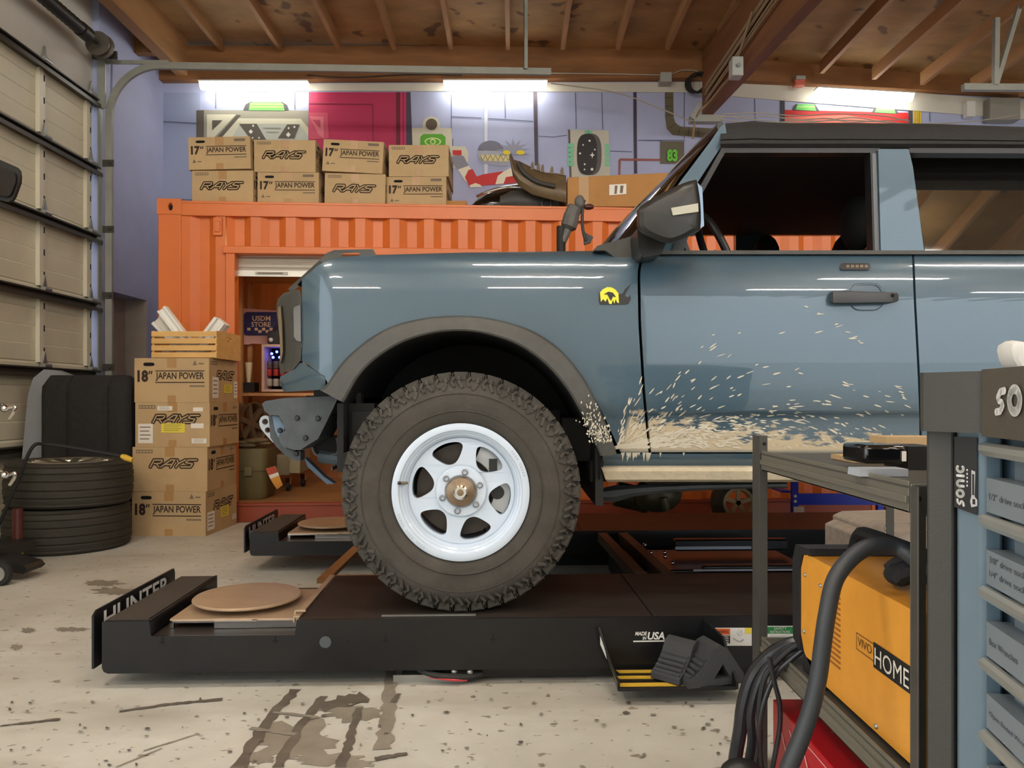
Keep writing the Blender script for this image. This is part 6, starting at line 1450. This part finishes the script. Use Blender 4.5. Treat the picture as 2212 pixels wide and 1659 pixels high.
# sticker on the stile
sdir = (pC-pB).normalized(); sn = Vector((-sdir.y, sdir.x, 0)); sn = -sn if sn.dot(-pB) < 0 else sn
def stk(a, b_, d=.0): return fl0(pB, 0)+sdir*a+sn*(.003+d)+Z*b_
sl = (pC-pB).length
q = MB(); q.prism([stk(a, b_) for a, b_ in ((.004,.83),(sl-.006,.822),(sl-.006,.94),(.004,.94))], sn*.0006, 0)
sonic(q, stk(.0205,.832,.001), Z, -sdir, .0125, 1)
for k in range(5): q.face([stk(.0235+a, .864+k*.006+b_, .001) for a, b_ in ((0,0),(.002,0),(.002,.003),(0,.003))], 1)
q.face([stk(a, b_, .001) for a, b_ in ((.031,.833),(.040,.836),(.040,.845),(.036,.85),(.037,.888),(.031,.89),(.031,.85),(.029,.842))], 2); q.face([stk(a, b_, .0015) for a, b_ in ((.033,.838),(.037,.838),(.037,.846),(.033,.846))], 0); q.face([stk(a, b_, .0015) for a, b_ in ((.0325,.852),(.0355,.852),(.0355,.884),(.0325,.884))], 0)
q.build('sticker', [m_black, m_white, M('silver_print', (190,190,190), .4)], tcx)
labels = [['1/2" drive sockets'], ['3/8" drive sockets','1/4" drive sockets'], ['Box Wrenches'], ['Open Ended Wrenches'], []]
def dr(a, b_, d): return pC+dd*a+nn*d+Z*(b_-pC.z)
m_dr = M('grey_blue_drawer', (128,138,144), .42); m_hd = M('brushed_handle', (196,196,188), .3, .6); m_pt = M('drawer_print', (70,76,82), .6)
pitch = .1075; z1 = .934
for k in range(8):
    zt_ = z1-k*pitch; w0, w1 = .014, .60
    q = MB(); q.prism([dr(w0, zt_-.053, .0)+Z*0, dr(w1, zt_-.053, .0), dr(w1, zt_-.053, -.04), dr(w0, zt_-.053, -.04)], (0,0,-.051)); q.bb(dr(.3,zt_,-.05), dr(.3,zt_,-.05)+Vector((.001,.001,.001)))
    q.prism([dr(w0+.02, zt_-.008, -.03), dr(w1, zt_-.008, -.03), dr(w1, zt_-.008, -.042), dr(w0+.02, zt_-.008, -.042)], (0,0,-.048)); d_ = q.build('drawer', m_dr, tcx, bevel=.003)
    q = MB(); prof = [(0,-.02),(.006,-.02),(.012,-.012),(.012,-.004),(.006,.0),(0,0)]
    rows = [[dr(a, zt_+z_, x_-.001) for x_, z_ in prof] for a in (w0, w1)]; q.grid(rows); q.face(rows[0]); q.face(rows[1]); q.bb(dr(.3,zt_,-.03), dr(.3,zt_,-.03)+Vector((.001,.001,.001)))
    q.build('handle', m_hd, d_)
    if k < 5 and labels[k]:
        q = MB()
        for j, t_ in enumerate(labels[k]): q.text(t_, dr(w0+.012, zt_-.084+(.014-.02*j if len(labels[k]) > 1 else 0), .0008), dd, Z, .0075*len(t_), .0095, 0)
        q.build('drawer_label', m_pt, d_)
q = MB(); yb2 = 1.06
bo = [(2166,800),(2156,775),(2151,752),(2154,740),(2164,734),(2186,737),(2212,750),(2250,762),(2280,800)]
rows = []
for s, dy in ((.05,-.002),(.8,0),(.95,.008),(1,.025),(1,.06),(.95,.08),(.8,.088),(.05,.09)):
    rows.append([Vector((P(2245+(x-2210)*s, y, yb2).x, yb2+dy*.45, max(ZC1+.0035, P(x, 790+(y-790)*s, yb2).z))) for x, y in bo])
q.grid(rows, 0, wrap=True); o = q.build('plastic_bag', M('frosted_plastic', (214,212,206), .35)); tag(recenter(o), 'crumpled frosted plastic bag on top of the blue-grey tool chest', 'bag')
# ================================================================== electrics at the girder and along the wall
m_wire = M('old_grey_wire', (150,128,96), .6); m_jb2 = M('grey_junction_box', (176,178,172), .5)
def wire(name, pts, r_, lab, mat=None, grp=None):
    q = MB(); q.tube(smooth(pts, 6), r_, 6); o = q.build(name, mat or m_wire); recenter(o); tag(o, lab, 'wire', grp); return o
gx = lambda y: mbx(y)-.11
gl = lambda y, z, d=.012: Vector((gx(y)-d, y, z))
for k, (z0, z1_, z2_, dd_) in enumerate(((4.60,4.50,4.30,.012),(4.54,4.46,4.27,.03),(4.50,4.43,4.24,.014),(4.46,4.40,4.20,.03),(4.40,4.36,4.15,.016),(4.34,4.30,4.12,.028))):
    wire('electric_cable', [gl(4.2,z0,dd_+.012), gl(5.4,(z0+z1_)/2+.02,dd_+.012), gl(6.4,z1_,dd_+.012), gl(7.3,(z1_+z2_)/2-.01,dd_+.012), gl(8.1,z2_,dd_+.012)], (.016,.012,.017,.011,.014,.01)[k], 'grey cable running along the left face of the big wooden girder', grp='cables along the girder')
wire('electric_cable', [gl(6.8,4.42,.07), P(1584,150,7.2), P(1556,190,7.6), P(1530,222,7.9), P(1505,250,8.0), P(1496,300,8.1)], .012, 'thick pale cable leaving the junction box and curling down the girder end')
jb = thing('junction_box', 'grey square junction box on the girder with a round knob', 'junction box', P(1585,150,7.0))
c = P(1590,148,6.95); q = MB(); q.box(c, (.10,.12,.17)); q.build('enclosure', m_jb2, jb, bevel=.005); q = MB(); q.cyl(c-Y*.06, c-Y*.09, .018, 14); q.build('knob', m_steel, jb)
def wbox(x0, y0, x1, y1, d, nm, lab, mat, cat='junction box'):
    a, b_ = W(x0, y1), W(x1, y0); q = MB(); q.bb((a.x, a.y-d, a.z), (b_.x, a.y-.012, b_.z)); o = q.build(nm, mat, bevel=.006); tag(recenter(o), lab, cat); return o
wbox(1421, 169, 1445, 189, .16, 'junction_box', 'small grey junction box on the ledger left of the girder', m_jb2)
st_ = thing('alarm_strobe', 'small grey alarm box with a red lens left of the tilted strip light', 'alarm', W(1714,190))
a, b_ = W(1706,187), W(1725,180); q = MB(); q.bb((a.x, a.y-.2, a.z), (b_.x, a.y-.1, b_.z)); q.build('box', m_jb2, st_); a, b_ = W(1704,199), W(1724,188); q = MB(); q.bb((a.x, a.y-.2, a.z), (b_.x, a.y-.11, b_.z)); q.build('lens', M('red_lens', (224,120,100), .3), st_)
wbox(2078, 225, 2096, 258, .1, 'conduit_box', 'white conduit box on the wall right of the yellow stripes', m_white)
wbox(2122, 222, 2185, 268, .14, 'electrical_panel', 'grey electrical panel on the wall near the right edge', M('panel_grey', (150,148,138), .5), 'panel')
cl = thing('cable_coil', 'coil of black cable hanging where the girder meets the wall', 'cable', W(1497,188))
for k in range(4):
    c = W(1497+k*2, 188+k); q = MB(); q.lathe([(.10+.012*cos(2*pi*j/8), .012*sin(2*pi*j/8)) for j in range(8)], c-Y*(.10+.02*k), Vector((.3,1,.1*k)), 30, closed=True); q.build('loop', m_rubber, cl)
hd_ = thing('girder_hanger', 'steel hanger strap at the end of the big wooden girder', 'bracket', (2.0, 8.1, 4.1))
q = MB(); q.prism([P(x, y, 7.95) for x, y in ((1491,252),(1510,218),(1516,222),(1500,258))], (0,.04,0)); q.build('strap', m_track, hd_); q = MB(); q.bb(P(1492,262,8.0), P(1556,255,8.1)); q.build('saddle', m_track, hd_)
wire('wall_wire', [P(1190,180,7.9), P(1330,200,7.9), P(1420,232,7.9), P(1490,262,8.0)], .006, 'thin wire sagging from the ledger down to the girder end', M('pale_wire', (170,164,150), .6))
for k, pts in enumerate(([(1560,246),(1640,244),(1720,250),(1800,246),(1900,250),(1965,262)],[(1556,250),(1630,258),(1720,266),(1800,260),(1880,262),(1990,268),(2100,262),(2200,248)],[(1556,252),(1660,252),(1760,262),(1840,254),(1900,262),(1960,268)],[(1556,258),(1650,266),(1780,256),(1840,264),(1960,258)])):
    wire('wall_wire', [P(x, y, 7.6) for x, y in pts], .0055, 'loose pale wire sagging across the wall above the truck roof', M('pale_wire', None), 'loose wires above the truck roof')
wire('wall_wire', [W(670,172)-Y*.12, W(760,177)-Y*.12, W(900,170)-Y*.12, W(1000,172)-Y*.12], .006, 'dark wire stapled along the ledger between the first two strip lights', m_black)
wire('wall_wire', [W(1190,168)-Y*.12, W(1330,170)-Y*.12, W(1425,172)-Y*.12, W(1447,170)-Y*.12, W(1468,162)-Y*.12, W(1500,164)-Y*.12, W(1525,180)-Y*.12], .007, 'pale wire running along the ledger to the girder left of the junction box', M('pale_wire', None))
wire('wall_wire', [Vector((WX+.006, 7.18, 4.2)), Vector((WX+.006, 7.17, 3.3)), Vector((WX+.006, 7.2, 2.8)), Vector((WX+.006, 7.16, 2.05))], .007, 'thin lavender-painted wire running down the left wall to the niche', m_wall)
